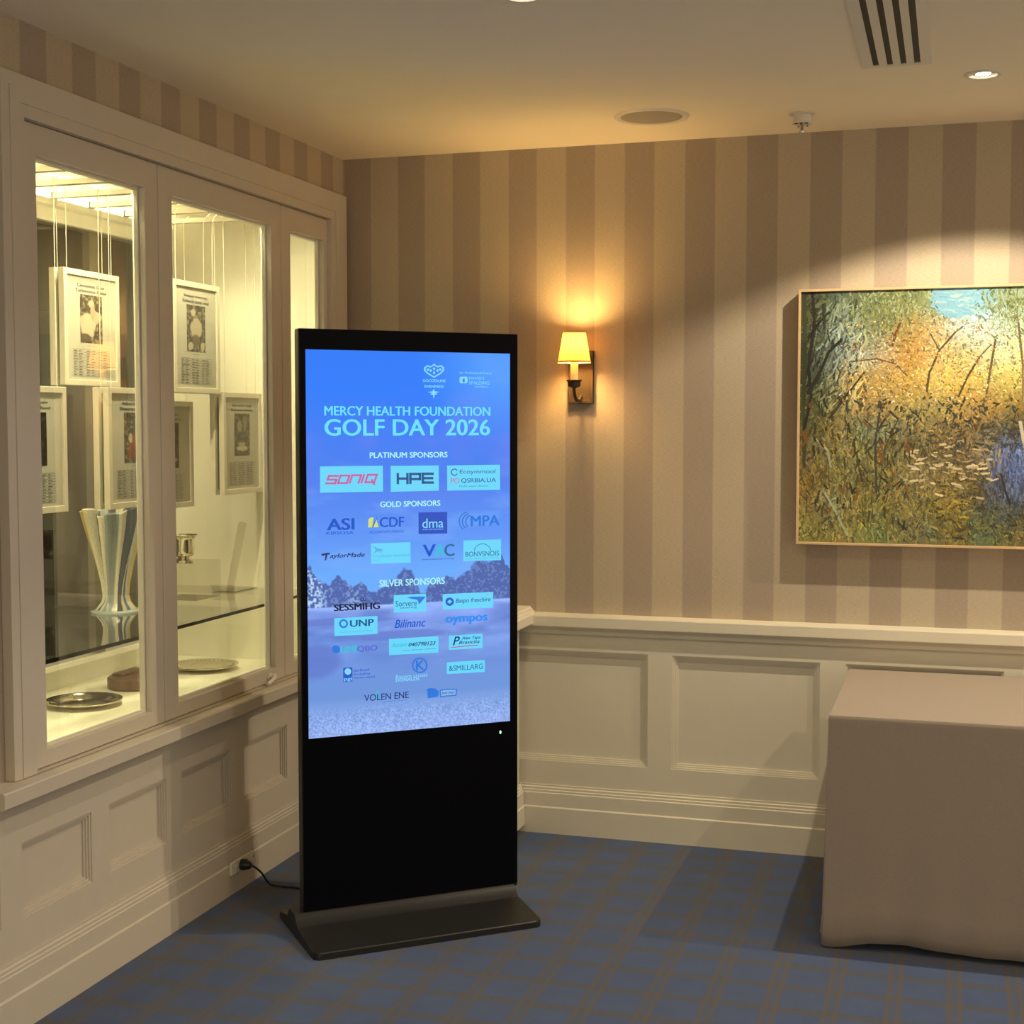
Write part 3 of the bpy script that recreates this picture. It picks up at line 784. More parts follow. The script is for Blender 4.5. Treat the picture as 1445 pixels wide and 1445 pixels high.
PAL = {'cyan': (104, 222, 255), 'mint': (172, 244, 246), 'panel': (98, 212, 250), 'pink': (196, 92, 160), 'deep': (14, 78, 140), 'slate': (44, 104, 156), 'pale': (128, 214, 250), 'sky': (24, 120, 246),
       'blue': (22, 84, 200), 'blue2': (28, 116, 220), 'yellow': (206, 220, 110), 'navyblue': (6, 72, 190), 'navy': (18, 40, 110), 'fade': (84, 172, 222), 'teal': (52, 190, 214), 'black': (14, 18, 52), 'bright': (34, 138, 240), 'violet': (84, 104, 206), 'red': (190, 70, 120), 'soft': (132, 178, 232)}
M_INK = {k: emit('screen_'+k, lin(c), E_SCREEN) for k, c in PAL.items()}
TEXTS = [('event_title', 'MERCY HEALTH FOUNDATION', 0.0862, 0.8963, 0.1434, 0.1673, 'cyan', 'b'),
 ('event_title', 'GOLF DAY 2026', 0.0875, 0.8943, 0.1769, 0.2192, 'cyan', 'b'),
 ('platinum_heading', 'PLATINUM SPONSORS', 0.299, 0.6794, 0.2629, 0.2773, 'mint', 'b'),
 ('two_line_sponsor_panel', 'Ecoymmool', 0.7418, 0.9228, 0.3108, 0.3247, 'slate', ''),
 ('two_line_sponsor_panel', 'PO', 0.6958, 0.7396, 0.3336, 0.3466, 'pink', ''),
 ('two_line_sponsor_panel', 'QSRBIA.UA', 0.7489, 0.9269, 0.334, 0.3471, 'deep', ''),
 ('two_line_sponsor_panel', 'Pacific export finance', 0.7397, 0.8877, 0.3528, 0.3578, 'slate', ''),
 ('heart_crest', 'GOCCEALINE', 0.5582, 0.6715, 0.0717, 0.0789, 'pale', 'b'),
 ('heart_crest', 'EARNINESS', 0.5672, 0.6617, 0.0865, 0.0937, 'pale', 'b'),
 ('presenter_logo', 'for Professional Events', 0.7417, 0.9049, 0.0497, 0.0562, 'pale', ''),
 ('presenter_logo', "DAVID'S", 0.7896, 0.8674, 0.0632, 0.0706, 'pale', ''),
 ('presenter_logo', 'SPALDING', 0.7897, 0.8933, 0.0749, 0.0839, 'pale', ''),
 ('presenter_logo', 'foundation', 0.8192, 0.8855, 0.0866, 0.0915, 'pale', ''),
 ('gold_heading', 'GOLD SPONSORS', 0.3479, 0.6427, 0.3912, 0.4057, 'mint', 'b'),
 ('bold_letter_logo', 'ASI', 0.0954, 0.2209, 0.4323, 0.4622, 'blue', 'B'),
 ('bold_letter_logo', 'KIRSOSA', 0.0904, 0.2188, 0.4659, 0.4737, 'blue', ''),
 ('yellow_mark_logo', 'CDF', 0.3457, 0.4623, 0.4326, 0.4581, 'blue', 'b'),
 ('yellow_mark_logo', 'ACCOUNTANTS FINANCE', 0.2947, 0.4623, 0.4669, 0.4737, 'blue', ''),
 ('square_sponsor_panel', 'dma', 0.5536, 0.6582, 0.4388, 0.4639, 'pale', ''),
 ('square_sponsor_panel', 'direct mail association', 0.5551, 0.6583, 0.4655, 0.4692, 'pale', ''),
 ('swoosh_logo', 'MPA', 0.7984, 0.9437, 0.4348, 0.4621, 'blue2', 'b'),
 ('tee_mark_logo', 'aylorMade', 0.1066, 0.2708, 0.5224, 0.5374, 'navy', 'i'),
 ('wattle_sponsor_panel', 'Transfusion AsiaAqed', 0.3093, 0.4878, 0.5298, 0.5386, 'fade', ''),
 ('wattle_sponsor_panel', 'Asia', 0.3129, 0.3436, 0.5419, 0.5455, 'fade', ''),
 ('three_colour_logo', 'V', 0.5576, 0.6174, 0.5081, 0.5397, 'blue', 'B'),
 ('three_colour_logo', 'A', 0.6159, 0.6647, 0.5085, 0.5402, 'teal', 'B'),
 ('three_colour_logo', 'C', 0.6647, 0.7122, 0.5088, 0.5406, 'slate', 'B'),
 ('three_colour_logo', 'International Group', 0.5539, 0.7124, 0.5447, 0.5504, 'deep', ''),
 ('arched_sponsor_panel', 'BONVSNOIS', 0.7695, 0.9421, 0.5311, 0.5443, 'slate', ''),
 ('arched_sponsor_panel', 'FINE WINE MERCHANTS', 0.7696, 0.9422, 0.5482, 0.5519, 'fade', ''),
 ('silver_heading', 'SILVER SPONSORS', 0.3422, 0.6635, 0.5968, 0.6146, 'mint', 'b'),
 ('black_word_logo', 'SESSMIHG', 0.1248, 0.3418, 0.655, 0.6722, 'black', 'B'),
 ('black_word_logo', 'cu', 0.2485, 0.2762, 0.6422, 0.6495, 'black', ''),
 ('triangle_sponsor_panel', 'Sorvere', 0.4201, 0.5241, 0.6537, 0.6687, 'slate', ''),
 ('triangle_sponsor_panel', 'catering', 0.4416, 0.5242, 0.6701, 0.6763, 'slate', ''),
 ('diamond_sponsor_panel', 'Baspo freschire', 0.7191, 0.898, 0.6557, 0.671, 'slate', 'i'),
 ('wreath_sponsor_panel', 'UNP', 0.2, 0.3123, 0.6982, 0.7155, 'deep', 'b'),
 ('wreath_sponsor_panel', 'business insurance partners', 0.1519, 0.3048, 0.7258, 0.7307, 'fade', ''),
 ('blue_script_logo', 'Bilinanc', 0.4149, 0.5672, 0.7039, 0.7256, 'blue', 'i'),
 ('bubble_letter_logo', 'oympos', 0.6702, 0.8805, 0.7039, 0.7268, 'bright', 'B'),
 ('two_tone_logo', 'UMI', 0.1533, 0.2298, 0.7649, 0.7821, 'teal', 'B'),
 ('two_tone_logo', 'QBO', 0.232, 0.3298, 0.7672, 0.7837, 'violet', 'b'),
 ('phone_sponsor_panel', 'Accent', 0.3997, 0.4765, 0.7651, 0.7759, 'teal', 'i'),
 ('phone_sponsor_panel', '040798123', 0.4827, 0.6168, 0.7668, 0.7769, 'navy', 'i'),
 ('phone_sponsor_panel', 'www sponsor website', 0.4534, 0.6168, 0.7847, 0.7885, 'slate', ''),
 ('underlined_sponsor_panel', 'P', 0.7054, 0.7397, 0.7582, 0.7812, 'navy', 'i'),
 ('underlined_sponsor_panel', 'Alex Tapa', 0.7501, 0.8451, 0.7596, 0.7698, 'navy', 'i'),
 ('underlined_sponsor_panel', 'Brasicita', 0.7357, 0.8404, 0.7705, 0.7791, 'navy', 'i'),
 ('globe_square_logo', 'pgi', 0.1688, 0.2059, 0.8472, 0.8578, 'pale', 'b'),
 ('globe_square_logo', 'Get Rosed', 0.2134, 0.2875, 0.8274, 0.8336, 'blue', 'b'),
 ('globe_square_logo', 'Excluding', 0.2148, 0.2936, 0.838, 0.8442, 'blue', 'b'),
 ('globe_square_logo', 'Human capital', 0.2148, 0.3162, 0.8474, 0.8536, 'blue', 'b'),
 ('round_letter_logo', 'K', 0.5208, 0.5582, 0.8166, 0.841, 'blue2', 'B'),
 ('round_letter_logo', 'Recent crosat', 0.4198, 0.5763, 0.8503, 0.8604, 'pale', ''),
 ('round_letter_logo', 'DONALDS', 0.4198, 0.5349, 0.8602, 0.8685, 'pale', 'b'),
 ('serif_sponsor_panel', '&SMILLARG', 0.6843, 0.8587, 0.836, 0.8505, 'slate', ''),
 ('leaf_logo', 'VOLEN ENE', 0.265, 0.4823, 0.8965, 0.9139, 'navy', ''),
 ('leaf_logo', 'renewable power', 0.3466, 0.4769, 0.917, 0.9208, 'blue2', ''),
 ('badge_logo', 'barilay', 0.6474, 0.7149, 0.9045, 0.913, 'slate', 'i')]
SHAPES = [('red_sponsor_panel', [(0.0627, 0.2978), (0.3617, 0.2976), (0.3617, 0.3651), (0.0625, 0.3651)], 'panel', 1),
 ('red_sponsor_panel', [(0.1504, 0.32), (0.0995, 0.3197), (0.0995, 0.3248), (0.1504, 0.3251)], 'pink', 3),
 ('red_sponsor_panel', [(0.1013, 0.319), (0.0921, 0.3333), (0.1007, 0.3351), (0.1099, 0.3208)], 'pink', 3),
 ('red_sponsor_panel', [(0.0933, 0.3343), (0.1442, 0.3347), (0.1442, 0.3296), (0.0933, 0.3292)], 'pink', 3),
 ('red_sponsor_panel', [(0.1368, 0.3288), (0.1275, 0.3431), (0.1362, 0.3449), (0.1455, 0.3306)], 'pink', 3),
 ('red_sponsor_panel', [(0.138, 0.3391), (0.0872, 0.3387), (0.0872, 0.3438), (0.138, 0.3442)], 'pink', 3),
 ('red_sponsor_panel', [(0.1496, 0.3442), (0.1651, 0.3203), (0.1563, 0.3186), (0.1409, 0.3424)], 'pink', 3),
 ('red_sponsor_panel', [(0.1545, 0.3244), (0.2058, 0.3247), (0.2058, 0.3196), (0.1545, 0.3193)], 'pink', 3),
 ('red_sponsor_panel', [(0.1983, 0.3188), (0.1828, 0.3428), (0.1915, 0.3445), (0.2071, 0.3206)], 'pink', 3),
 ('red_sponsor_panel', [(0.1934, 0.3387), (0.1422, 0.3384), (0.1421, 0.3435), (0.1934, 0.3439)], 'pink', 3),
 ('red_sponsor_panel', [(0.205, 0.3439), (0.2206, 0.3199), (0.2118, 0.3181), (0.1962, 0.3421)], 'pink', 3),
 ('red_sponsor_panel', [(0.21, 0.3239), (0.2617, 0.3243), (0.2617, 0.3191), (0.21, 0.3188)], 'pink', 3),
 ('red_sponsor_panel', [(0.2541, 0.3184), (0.2385, 0.3424), (0.2473, 0.3442), (0.263, 0.3201)], 'pink', 3),
 ('red_sponsor_panel', [(0.2609, 0.3435), (0.2766, 0.3194), (0.2677, 0.3177), (0.2521, 0.3417)], 'pink', 3),
 ('red_sponsor_panel', [(0.3242, 0.3379), (0.272, 0.3375), (0.272, 0.3426), (0.3242, 0.343)], 'pink', 3),
 ('red_sponsor_panel', [(0.2796, 0.3434), (0.2953, 0.3193), (0.2865, 0.3175), (0.2707, 0.3416)], 'pink', 3),
 ('red_sponsor_panel', [(0.2846, 0.3234), (0.3368, 0.3237), (0.3368, 0.3185), (0.2846, 0.3182)], 'pink', 3),
 ('red_sponsor_panel', [(0.3292, 0.3178), (0.3134, 0.3419), (0.3223, 0.3437), (0.3381, 0.3195)], 'pink', 3),
 ('red_sponsor_panel', [(0.3019, 0.3334), (0.3164, 0.3487), (0.3248, 0.3464), (0.3103, 0.331)], 'pink', 3),
 ('wide_sponsor_panel', [(0.3991, 0.2985), (0.6361, 0.2988), (0.6364, 0.3656), (0.3992, 0.3662)], 'panel', 1),
 ('wide_sponsor_panel', [(0.4398, 0.3466), (0.4397, 0.3171), (0.4279, 0.317), (0.4279, 0.3465)], 'deep', 3),
 ('wide_sponsor_panel', [(0.487, 0.347), (0.4869, 0.3173), (0.475, 0.3173), (0.4751, 0.3469)], 'deep', 3),
 ('wide_sponsor_panel', [(0.4279, 0.3349), (0.487, 0.3354), (0.487, 0.3289), (0.4279, 0.3286)], 'deep', 3),
 ('wide_sponsor_panel', [(0.5012, 0.3467), (0.5012, 0.317), (0.4892, 0.3169), (0.4893, 0.3466)], 'deep', 3),
 ('wide_sponsor_panel', [(0.4892, 0.3233), (0.5488, 0.3237), (0.5488, 0.3173), (0.4892, 0.3169)], 'deep', 3),
 ('wide_sponsor_panel', [(0.5368, 0.3172), (0.5368, 0.3372), (0.5489, 0.3372), (0.5488, 0.3173)], 'deep', 3),
 ('wide_sponsor_panel', [(0.5488, 0.3308), (0.4893, 0.3304), (0.4893, 0.3368), (0.5489, 0.3372)], 'deep', 3),
 ('wide_sponsor_panel', [(0.6112, 0.3172), (0.5511, 0.3169), (0.5511, 0.3233), (0.6112, 0.3237)], 'deep', 3),
 ('wide_sponsor_panel', [(0.5511, 0.3169), (0.5512, 0.3467), (0.5632, 0.3468), (0.5631, 0.317)], 'deep', 3),
 ('wide_sponsor_panel', [(0.5512, 0.3467), (0.6113, 0.3471), (0.6113, 0.3407), (0.5512, 0.3402)], 'deep', 3),
 ('wide_sponsor_panel', [(0.5512, 0.335), (0.6088, 0.3354), (0.6088, 0.3289), (0.5511, 0.3286)], 'deep', 3),
 ('two_line_sponsor_panel', [(0.678, 0.299), (0.9479, 0.2986), (0.9485, 0.3663), (0.6784, 0.366)], 'panel', 1),
 ('two_line_sponsor_panel', [(0.7309, 0.322), (0.7278, 0.3241), (0.724, 0.3221), (0.7262, 0.3206)], 'slate', 2),
 ('two_line_sponsor_panel', [(0.7278, 0.3241), (0.7237, 0.3257), (0.7211, 0.3232), (0.724, 0.3221)], 'slate', 2),
 ('two_line_sponsor_panel', [(0.7237, 0.3257), (0.719, 0.3266), (0.7178, 0.3238), (0.7211, 0.3232)], 'slate', 2),
 ('two_line_sponsor_panel', [(0.719, 0.3266), (0.7139, 0.3268), (0.7142, 0.324), (0.7178, 0.3238)], 'slate', 2),
 ('two_line_sponsor_panel', [(0.7139, 0.3268), (0.7089, 0.3263), (0.7107, 0.3236), (0.7142, 0.324)], 'slate', 2),
 ('two_line_sponsor_panel', [(0.7089, 0.3263), (0.7044, 0.325), (0.7075, 0.3227), (0.7107, 0.3236)], 'slate', 2),
 ('two_line_sponsor_panel', [(0.7044, 0.325), (0.7007, 0.3232), (0.7048, 0.3214), (0.7075, 0.3227)], 'slate', 2),
 ('two_line_sponsor_panel', [(0.7007, 0.3232), (0.698, 0.3209), (0.7029, 0.3198), (0.7048, 0.3214)], 'slate', 2),
 ('two_line_sponsor_panel', [(0.698, 0.3209), (0.6967, 0.3183), (0.702, 0.3179), (0.7029, 0.3198)], 'slate', 2),
 ('two_line_sponsor_panel', [(0.6967, 0.3183), (0.6966, 0.3156), (0.702, 0.316), (0.702, 0.3179)], 'slate', 2),
 ('two_line_sponsor_panel', [(0.6966, 0.3156), (0.698, 0.3131), (0.7029, 0.3142), (0.702, 0.316)], 'slate', 2),
 ('two_line_sponsor_panel', [(0.698, 0.3131), (0.7006, 0.3108), (0.7048, 0.3126), (0.7029, 0.3142)], 'slate', 2),
 ('two_line_sponsor_panel', [(0.7006, 0.3108), (0.7043, 0.309), (0.7074, 0.3113), (0.7048, 0.3126)], 'slate', 2),
 ('two_line_sponsor_panel', [(0.7043, 0.309), (0.7088, 0.3078), (0.7106, 0.3105), (0.7074, 0.3113)], 'slate', 2),
 ('two_line_sponsor_panel', [(0.7088, 0.3078), (0.7138, 0.3073), (0.7141, 0.3102), (0.7106, 0.3105)], 'slate', 2),
 ('two_line_sponsor_panel', [(0.7138, 0.3073), (0.7189, 0.3076), (0.7177, 0.3103), (0.7141, 0.3102)], 'slate', 2),
 ('two_line_sponsor_panel', [(0.7189, 0.3076), (0.7236, 0.3085), (0.7211, 0.311), (0.7177, 0.3103)], 'slate', 2),
 ('two_line_sponsor_panel', [(0.7236, 0.3085), (0.7277, 0.3101), (0.724, 0.3122), (0.7211, 0.311)], 'slate', 2),
 ('two_line_sponsor_panel', [(0.7277, 0.3101), (0.7308, 0.3123), (0.7262, 0.3137), (0.724, 0.3122)], 'slate', 2),
 ('heart_crest', [(0.6144, 0.0303), (0.5978, 0.0374), (0.5805, 0.0344), (0.5648, 0.041), (0.5648, 0.049), (0.5806, 0.0576), (0.6146, 0.0676), (0.6146, 0.0636), (0.5844, 0.0544), (0.5723, 0.0477), (0.573, 0.0425), (0.582, 0.0384), (0.5964, 0.041), (0.6144, 0.0351)], 'pale', 1),
 ('heart_crest', [(0.6144, 0.0303), (0.6311, 0.0369), (0.6485, 0.0335), (0.6645, 0.0397), (0.6645, 0.0478), (0.6486, 0.0568), (0.6146, 0.0676), (0.6146, 0.0636), (0.6448, 0.0536), (0.6569, 0.0466), (0.6561, 0.0414), (0.647, 0.0375), (0.6326, 0.0405), (0.6144, 0.0351)], 'pale', 1),
 ('heart_crest', [(0.6144, 0.0392), (0.6213, 0.0435), (0.6145, 0.048), (0.6077, 0.0436)], 'pale', 1),
 ('heart_crest', [(0.5979, 0.0442), (0.6047, 0.0485), (0.5979, 0.053), (0.5911, 0.0487)], 'pale', 1),
 ('heart_crest', [(0.6311, 0.0438), (0.6379, 0.0481), (0.6311, 0.0526), (0.6243, 0.0483)], 'pale', 1),
 ('heart_crest', [(0.6145, 0.0496), (0.6213, 0.0539), (0.6145, 0.0584), (0.6077, 0.0541)], 'pale', 1),
 ('heart_crest', [(0.5843, 0.0419), (0.5911, 0.0463), (0.5843, 0.0508), (0.5776, 0.0464)], 'pale', 1),
 ('heart_crest', [(0.6447, 0.0412), (0.6516, 0.0455), (0.6448, 0.05), (0.6379, 0.0457)], 'pale', 1),
 ('heart_crest', [(0.6124, 0.0962), (0.6185, 0.1029), (0.6405, 0.1044), (0.6216, 0.1077), (0.6314, 0.1109), (0.617, 0.1118), (0.6126, 0.1239), (0.608, 0.1119), (0.5929, 0.1112), (0.6049, 0.1079), (0.5838, 0.1049), (0.6064, 0.1031)], 'pale', 1),
 ('presenter_logo', [(0.7464, 0.0638), (0.7788, 0.0634), (0.7819, 0.0658), (0.782, 0.078), (0.7789, 0.0804), (0.7465, 0.0808), (0.7419, 0.0784), (0.7418, 0.0662)], 'pale', 1),
 ('presenter_logo', [(0.7572, 0.0685), (0.768, 0.0684), (0.7681, 0.0781), (0.7573, 0.0782)], 'sky', 2),
 ('yellow_mark_logo', [(0.2889, 0.4577), (0.2903, 0.4367), (0.3019, 0.4318), (0.3151, 0.4319), (0.3078, 0.458)], 'yellow', 1),
 ('yellow_mark_logo', [(0.3136, 0.4581), (0.3267, 0.4353), (0.3399, 0.4577)], 'yellow', 1),
 ('yellow_mark_logo', [(0.3078, 0.458), (0.3311, 0.4314), (0.334, 0.4314), (0.3129, 0.4581)], 'blue', 2),
 ('square_sponsor_panel', [(0.5347, 0.4221), (0.6779, 0.4223), (0.6782, 0.4801), (0.5349, 0.4793)], 'navyblue', 1),
 ('swoosh_logo', [(0.7575, 0.4716), (0.7504, 0.4683), (0.7548, 0.4661), (0.7611, 0.469)], 'blue2', 1),
 ('swoosh_logo', [(0.7504, 0.4683), (0.7444, 0.4644), (0.7495, 0.4626), (0.7548, 0.4661)], 'blue2', 1),
 ('swoosh_logo', [(0.7444, 0.4644), (0.7399, 0.4599), (0.7456, 0.4587), (0.7495, 0.4626)], 'blue2', 1),
 ('swoosh_logo', [(0.7399, 0.4599), (0.737, 0.4552), (0.743, 0.4545), (0.7456, 0.4587)], 'blue2', 1),
 ('swoosh_logo', [(0.737, 0.4552), (0.7357, 0.4503), (0.7419, 0.4502), (0.743, 0.4545)], 'blue2', 1),
 ('swoosh_logo', [(0.7357, 0.4503), (0.7362, 0.4453), (0.7423, 0.4459), (0.7419, 0.4502)], 'blue2', 1),
 ('swoosh_logo', [(0.7362, 0.4453), (0.7383, 0.4405), (0.7442, 0.4417), (0.7423, 0.4459)], 'blue2', 1),
 ('swoosh_logo', [(0.7383, 0.4405), (0.7421, 0.4361), (0.7475, 0.4377), (0.7442, 0.4417)], 'blue2', 1),
 ('swoosh_logo', [(0.7421, 0.4361), (0.7474, 0.4321), (0.7522, 0.4342), (0.7475, 0.4377)], 'blue2', 1),
 ('swoosh_logo', [(0.7474, 0.4321), (0.754, 0.4286), (0.758, 0.4312), (0.7522, 0.4342)], 'blue2', 1),
 ('swoosh_logo', [(0.754, 0.4286), (0.7617, 0.4259), (0.7648, 0.4288), (0.758, 0.4312)], 'blue2', 1),
 ('swoosh_logo', [(0.7617, 0.4259), (0.7703, 0.4241), (0.7723, 0.4272), (0.7648, 0.4288)], 'blue2', 1),
 ('swoosh_logo', [(0.7703, 0.4241), (0.7794, 0.423), (0.7803, 0.4263), (0.7723, 0.4272)], 'blue2', 1),
 ('swoosh_logo', [(0.7697, 0.4684), (0.7636, 0.4656), (0.7686, 0.4631), (0.7737, 0.4655)], 'blue2', 1),
 ('swoosh_logo', [(0.7636, 0.4656), (0.7586, 0.4623), (0.7643, 0.4603), (0.7686, 0.4631)], 'blue2', 1),
 ('swoosh_logo', [(0.7586, 0.4623), (0.7547, 0.4585), (0.7611, 0.4572), (0.7643, 0.4603)], 'blue2', 1),
 ('swoosh_logo', [(0.7547, 0.4585), (0.7522, 0.4545), (0.759, 0.4538), (0.7611, 0.4572)], 'blue2', 1),
 ('swoosh_logo', [(0.7522, 0.4545), (0.7512, 0.4503), (0.7581, 0.4503), (0.759, 0.4538)], 'blue2', 1),
 ('swoosh_logo', [(0.7512, 0.4503), (0.7515, 0.4461), (0.7584, 0.4467), (0.7581, 0.4503)], 'blue2', 1),
 ('swoosh_logo', [(0.7515, 0.4461), (0.7534, 0.4421), (0.76, 0.4433), (0.7584, 0.4467)], 'blue2', 1),
 ('swoosh_logo', [(0.7534, 0.4421), (0.7566, 0.4383), (0.7627, 0.4401), (0.76, 0.4433)], 'blue2', 1),
 ('swoosh_logo', [(0.7566, 0.4383), (0.7611, 0.4349), (0.7664, 0.4373), (0.7627, 0.4401)], 'blue2', 1),
 ('swoosh_logo', [(0.7611, 0.4349), (0.7667, 0.432), (0.7712, 0.4349), (0.7664, 0.4373)], 'blue2', 1),
 ('swoosh_logo', [(0.7667, 0.432), (0.7733, 0.4297), (0.7767, 0.4329), (0.7712, 0.4349)], 'blue2', 1),
 ('swoosh_logo', [(0.7733, 0.4297), (0.7806, 0.4281), (0.7828, 0.4316), (0.7767, 0.4329)], 'blue2', 1),
 ('swoosh_logo', [(0.7806, 0.4281), (0.7883, 0.4272), (0.7893, 0.4309), (0.7828, 0.4316)], 'blue2', 1),
 ('swoosh_logo', [(0.7823, 0.4654), (0.7775, 0.4631), (0.7825, 0.4606), (0.7863, 0.4624)], 'blue2', 1),
 ('swoosh_logo', [(0.7775, 0.4631), (0.7735, 0.4605), (0.7792, 0.4585), (0.7825, 0.4606)], 'blue2', 1),
 ('swoosh_logo', [(0.7735, 0.4605), (0.7704, 0.4575), (0.7768, 0.4561), (0.7792, 0.4585)], 'blue2', 1),
 ('swoosh_logo', [(0.7704, 0.4575), (0.7684, 0.4543), (0.7751, 0.4536), (0.7768, 0.4561)], 'blue2', 1),
 ('swoosh_logo', [(0.7684, 0.4543), (0.7674, 0.451), (0.7744, 0.4509), (0.7751, 0.4536)], 'blue2', 1),
 ('swoosh_logo', [(0.7674, 0.451), (0.7676, 0.4477), (0.7746, 0.4483), (0.7744, 0.4509)], 'blue2', 1),
 ('swoosh_logo', [(0.7676, 0.4477), (0.769, 0.4445), (0.7756, 0.4457), (0.7746, 0.4483)], 'blue2', 1),
 ('swoosh_logo', [(0.769, 0.4445), (0.7714, 0.4414), (0.7776, 0.4432), (0.7756, 0.4457)], 'blue2', 1),
 ('swoosh_logo', [(0.7714, 0.4414), (0.7749, 0.4387), (0.7803, 0.4411), (0.7776, 0.4432)], 'blue2', 1),
 ('swoosh_logo', [(0.7749, 0.4387), (0.7792, 0.4363), (0.7838, 0.4392), (0.7803, 0.4411)], 'blue2', 1),
 ('swoosh_logo', [(0.7792, 0.4363), (0.7843, 0.4344), (0.7879, 0.4377), (0.7838, 0.4392)], 'blue2', 1),
 ('swoosh_logo', [(0.7843, 0.4344), (0.79, 0.4331), (0.7925, 0.4366), (0.7879, 0.4377)], 'blue2', 1),
 ('swoosh_logo', [(0.79, 0.4331), (0.7961, 0.4323), (0.7973, 0.4359), (0.7925, 0.4366)], 'blue2', 1),
 ('tee_mark_logo', [(0.0642, 0.523), (0.0868, 0.5203), (0.108, 0.52), (0.1045, 0.5246), (0.0953, 0.5252), (0.0882, 0.5391), (0.0811, 0.5398), (0.0854, 0.5258), (0.0698, 0.5278)], 'navy', 1),
 ('wattle_sponsor_panel', [(0.302, 0.4996), (0.4945, 0.5), (0.4946, 0.5543), (0.302, 0.5533)], 'panel', 1),
 ('wattle_sponsor_panel', [(0.3107, 0.5046), (0.3312, 0.5129), (0.3568, 0.5162), (0.3583, 0.5214), (0.3421, 0.5191), (0.3561, 0.5265), (0.3348, 0.5209), (0.3129, 0.5265), (0.3253, 0.518)], 'fade', 2),
 ('arched_sponsor_panel', [(0.7592, 0.5003), (0.9529, 0.5008), (0.9534, 0.5573), (0.7595, 0.556)], 'panel', 1),
 ('arched_sponsor_panel', [(0.8129, 0.5292), (0.8151, 0.5249), (0.818, 0.5256), (0.816, 0.5295)], 'slate', 2),
 ('arched_sponsor_panel', [(0.8151, 0.5249), (0.8187, 0.521), (0.8214, 0.5219), (0.818, 0.5256)], 'slate', 2),
 ('arched_sponsor_panel', [(0.8187, 0.521), (0.8237, 0.5176), (0.8261, 0.5187), (0.8214, 0.5219)], 'slate', 2),
 ('arched_sponsor_panel', [(0.8237, 0.5176), (0.8299, 0.5147), (0.8318, 0.516), (0.8261, 0.5187)], 'slate', 2),
 ('arched_sponsor_panel', [(0.8299, 0.5147), (0.8371, 0.5124), (0.8385, 0.5139), (0.8318, 0.516)], 'slate', 2),
 ('arched_sponsor_panel', [(0.8371, 0.5124), (0.8449, 0.511), (0.8458, 0.5126), (0.8385, 0.5139)], 'slate', 2),
 ('arched_sponsor_panel', [(0.8449, 0.511), (0.8532, 0.5103), (0.8535, 0.512), (0.8458, 0.5126)], 'slate', 2),
 ('arched_sponsor_panel', [(0.8532, 0.5103), (0.8617, 0.5105), (0.8614, 0.5121), (0.8535, 0.512)], 'slate', 2),
 ('arched_sponsor_panel', [(0.8617, 0.5105), (0.87, 0.5114), (0.8691, 0.513), (0.8614, 0.5121)], 'slate', 2),
 ('arched_sponsor_panel', [(0.87, 0.5114), (0.8779, 0.5132), (0.8765, 0.5147), (0.8691, 0.513)], 'slate', 2),
 ('arched_sponsor_panel', [(0.8779, 0.5132), (0.8851, 0.5157), (0.8832, 0.517), (0.8765, 0.5147)], 'slate', 2),
 ('arched_sponsor_panel', [(0.8851, 0.5157), (0.8914, 0.5188), (0.8891, 0.5199), (0.8832, 0.517)], 'slate', 2),
 ('arched_sponsor_panel', [(0.8914, 0.5188), (0.8965, 0.5225), (0.8938, 0.5233), (0.8891, 0.5199)], 'slate', 2),
 ('arched_sponsor_panel', [(0.8965, 0.5225), (0.9003, 0.5266), (0.8973, 0.5271), (0.8938, 0.5233)], 'slate', 2),
 ('arched_sponsor_panel', [(0.9003, 0.5266), (0.9025, 0.5309), (0.8994, 0.5312), (0.8973, 0.5271)], 'slate', 2),
 ('triangle_sponsor_panel', [(0.4109, 0.6381), (0.5708, 0.6383), (0.5709, 0.6857), (0.411, 0.6845)], 'panel', 1),
 ('triangle_sponsor_panel', [(0.4762, 0.647), (0.4993, 0.6443), (0.5692, 0.6462), (0.5366, 0.6658), (0.5272, 0.6538)], 'blue2', 2),
 ('diamond_sponsor_panel', [(0.654, 0.6419), (0.9117, 0.6426), (0.9121, 0.6854), (0.6542, 0.6836)], 'panel', 1),
 ('diamond_sponsor_panel', [(0.7104, 0.6637), (0.7098, 0.6663), (0.7083, 0.6686), (0.7057, 0.6707), (0.7023, 0.6724), (0.6983, 0.6737), (0.6937, 0.6744), (0.689, 0.6745), (0.6842, 0.6741), (0.6797, 0.6731), (0.6756, 0.6716), (0.6722, 0.6697), (0.6697, 0.6675), (0.6681, 0.6651), (0.6675, 0.6625), (0.668, 0.66), (0.6696, 0.6576), (0.6721, 0.6555), (0.6755, 0.6538), (0.6796, 0.6526), (0.6841, 0.6519), (0.6888, 0.6517), (0.6936, 0.6521), (0.6982, 0.6531), (0.7022, 0.6546), (0.7056, 0.6565), (0.7082, 0.6587), (0.7098, 0.6612)], 'blue', 2),
 ('diamond_sponsor_panel', [(0.6889, 0.6572), (0.7016, 0.6631), (0.6889, 0.6686), (0.6762, 0.6632)], 'panel', 3),
 ('wreath_sponsor_panel', [(0.1247, 0.6907), (0.3312, 0.6907), (0.3312, 0.7382), (0.1246, 0.7372)], 'panel', 1),
 ('wreath_sponsor_panel', [(0.1897, 0.7067), (0.1885, 0.7105), (0.1801, 0.7087), (0.1808, 0.7064)], 'blue2', 2),
 ('wreath_sponsor_panel', [(0.1885, 0.7105), (0.1851, 0.7138), (0.1781, 0.7106), (0.1801, 0.7087)], 'blue2', 2),
 ('wreath_sponsor_panel', [(0.1851, 0.7138), (0.1799, 0.7163), (0.1751, 0.712), (0.1781, 0.7106)], 'blue2', 2),
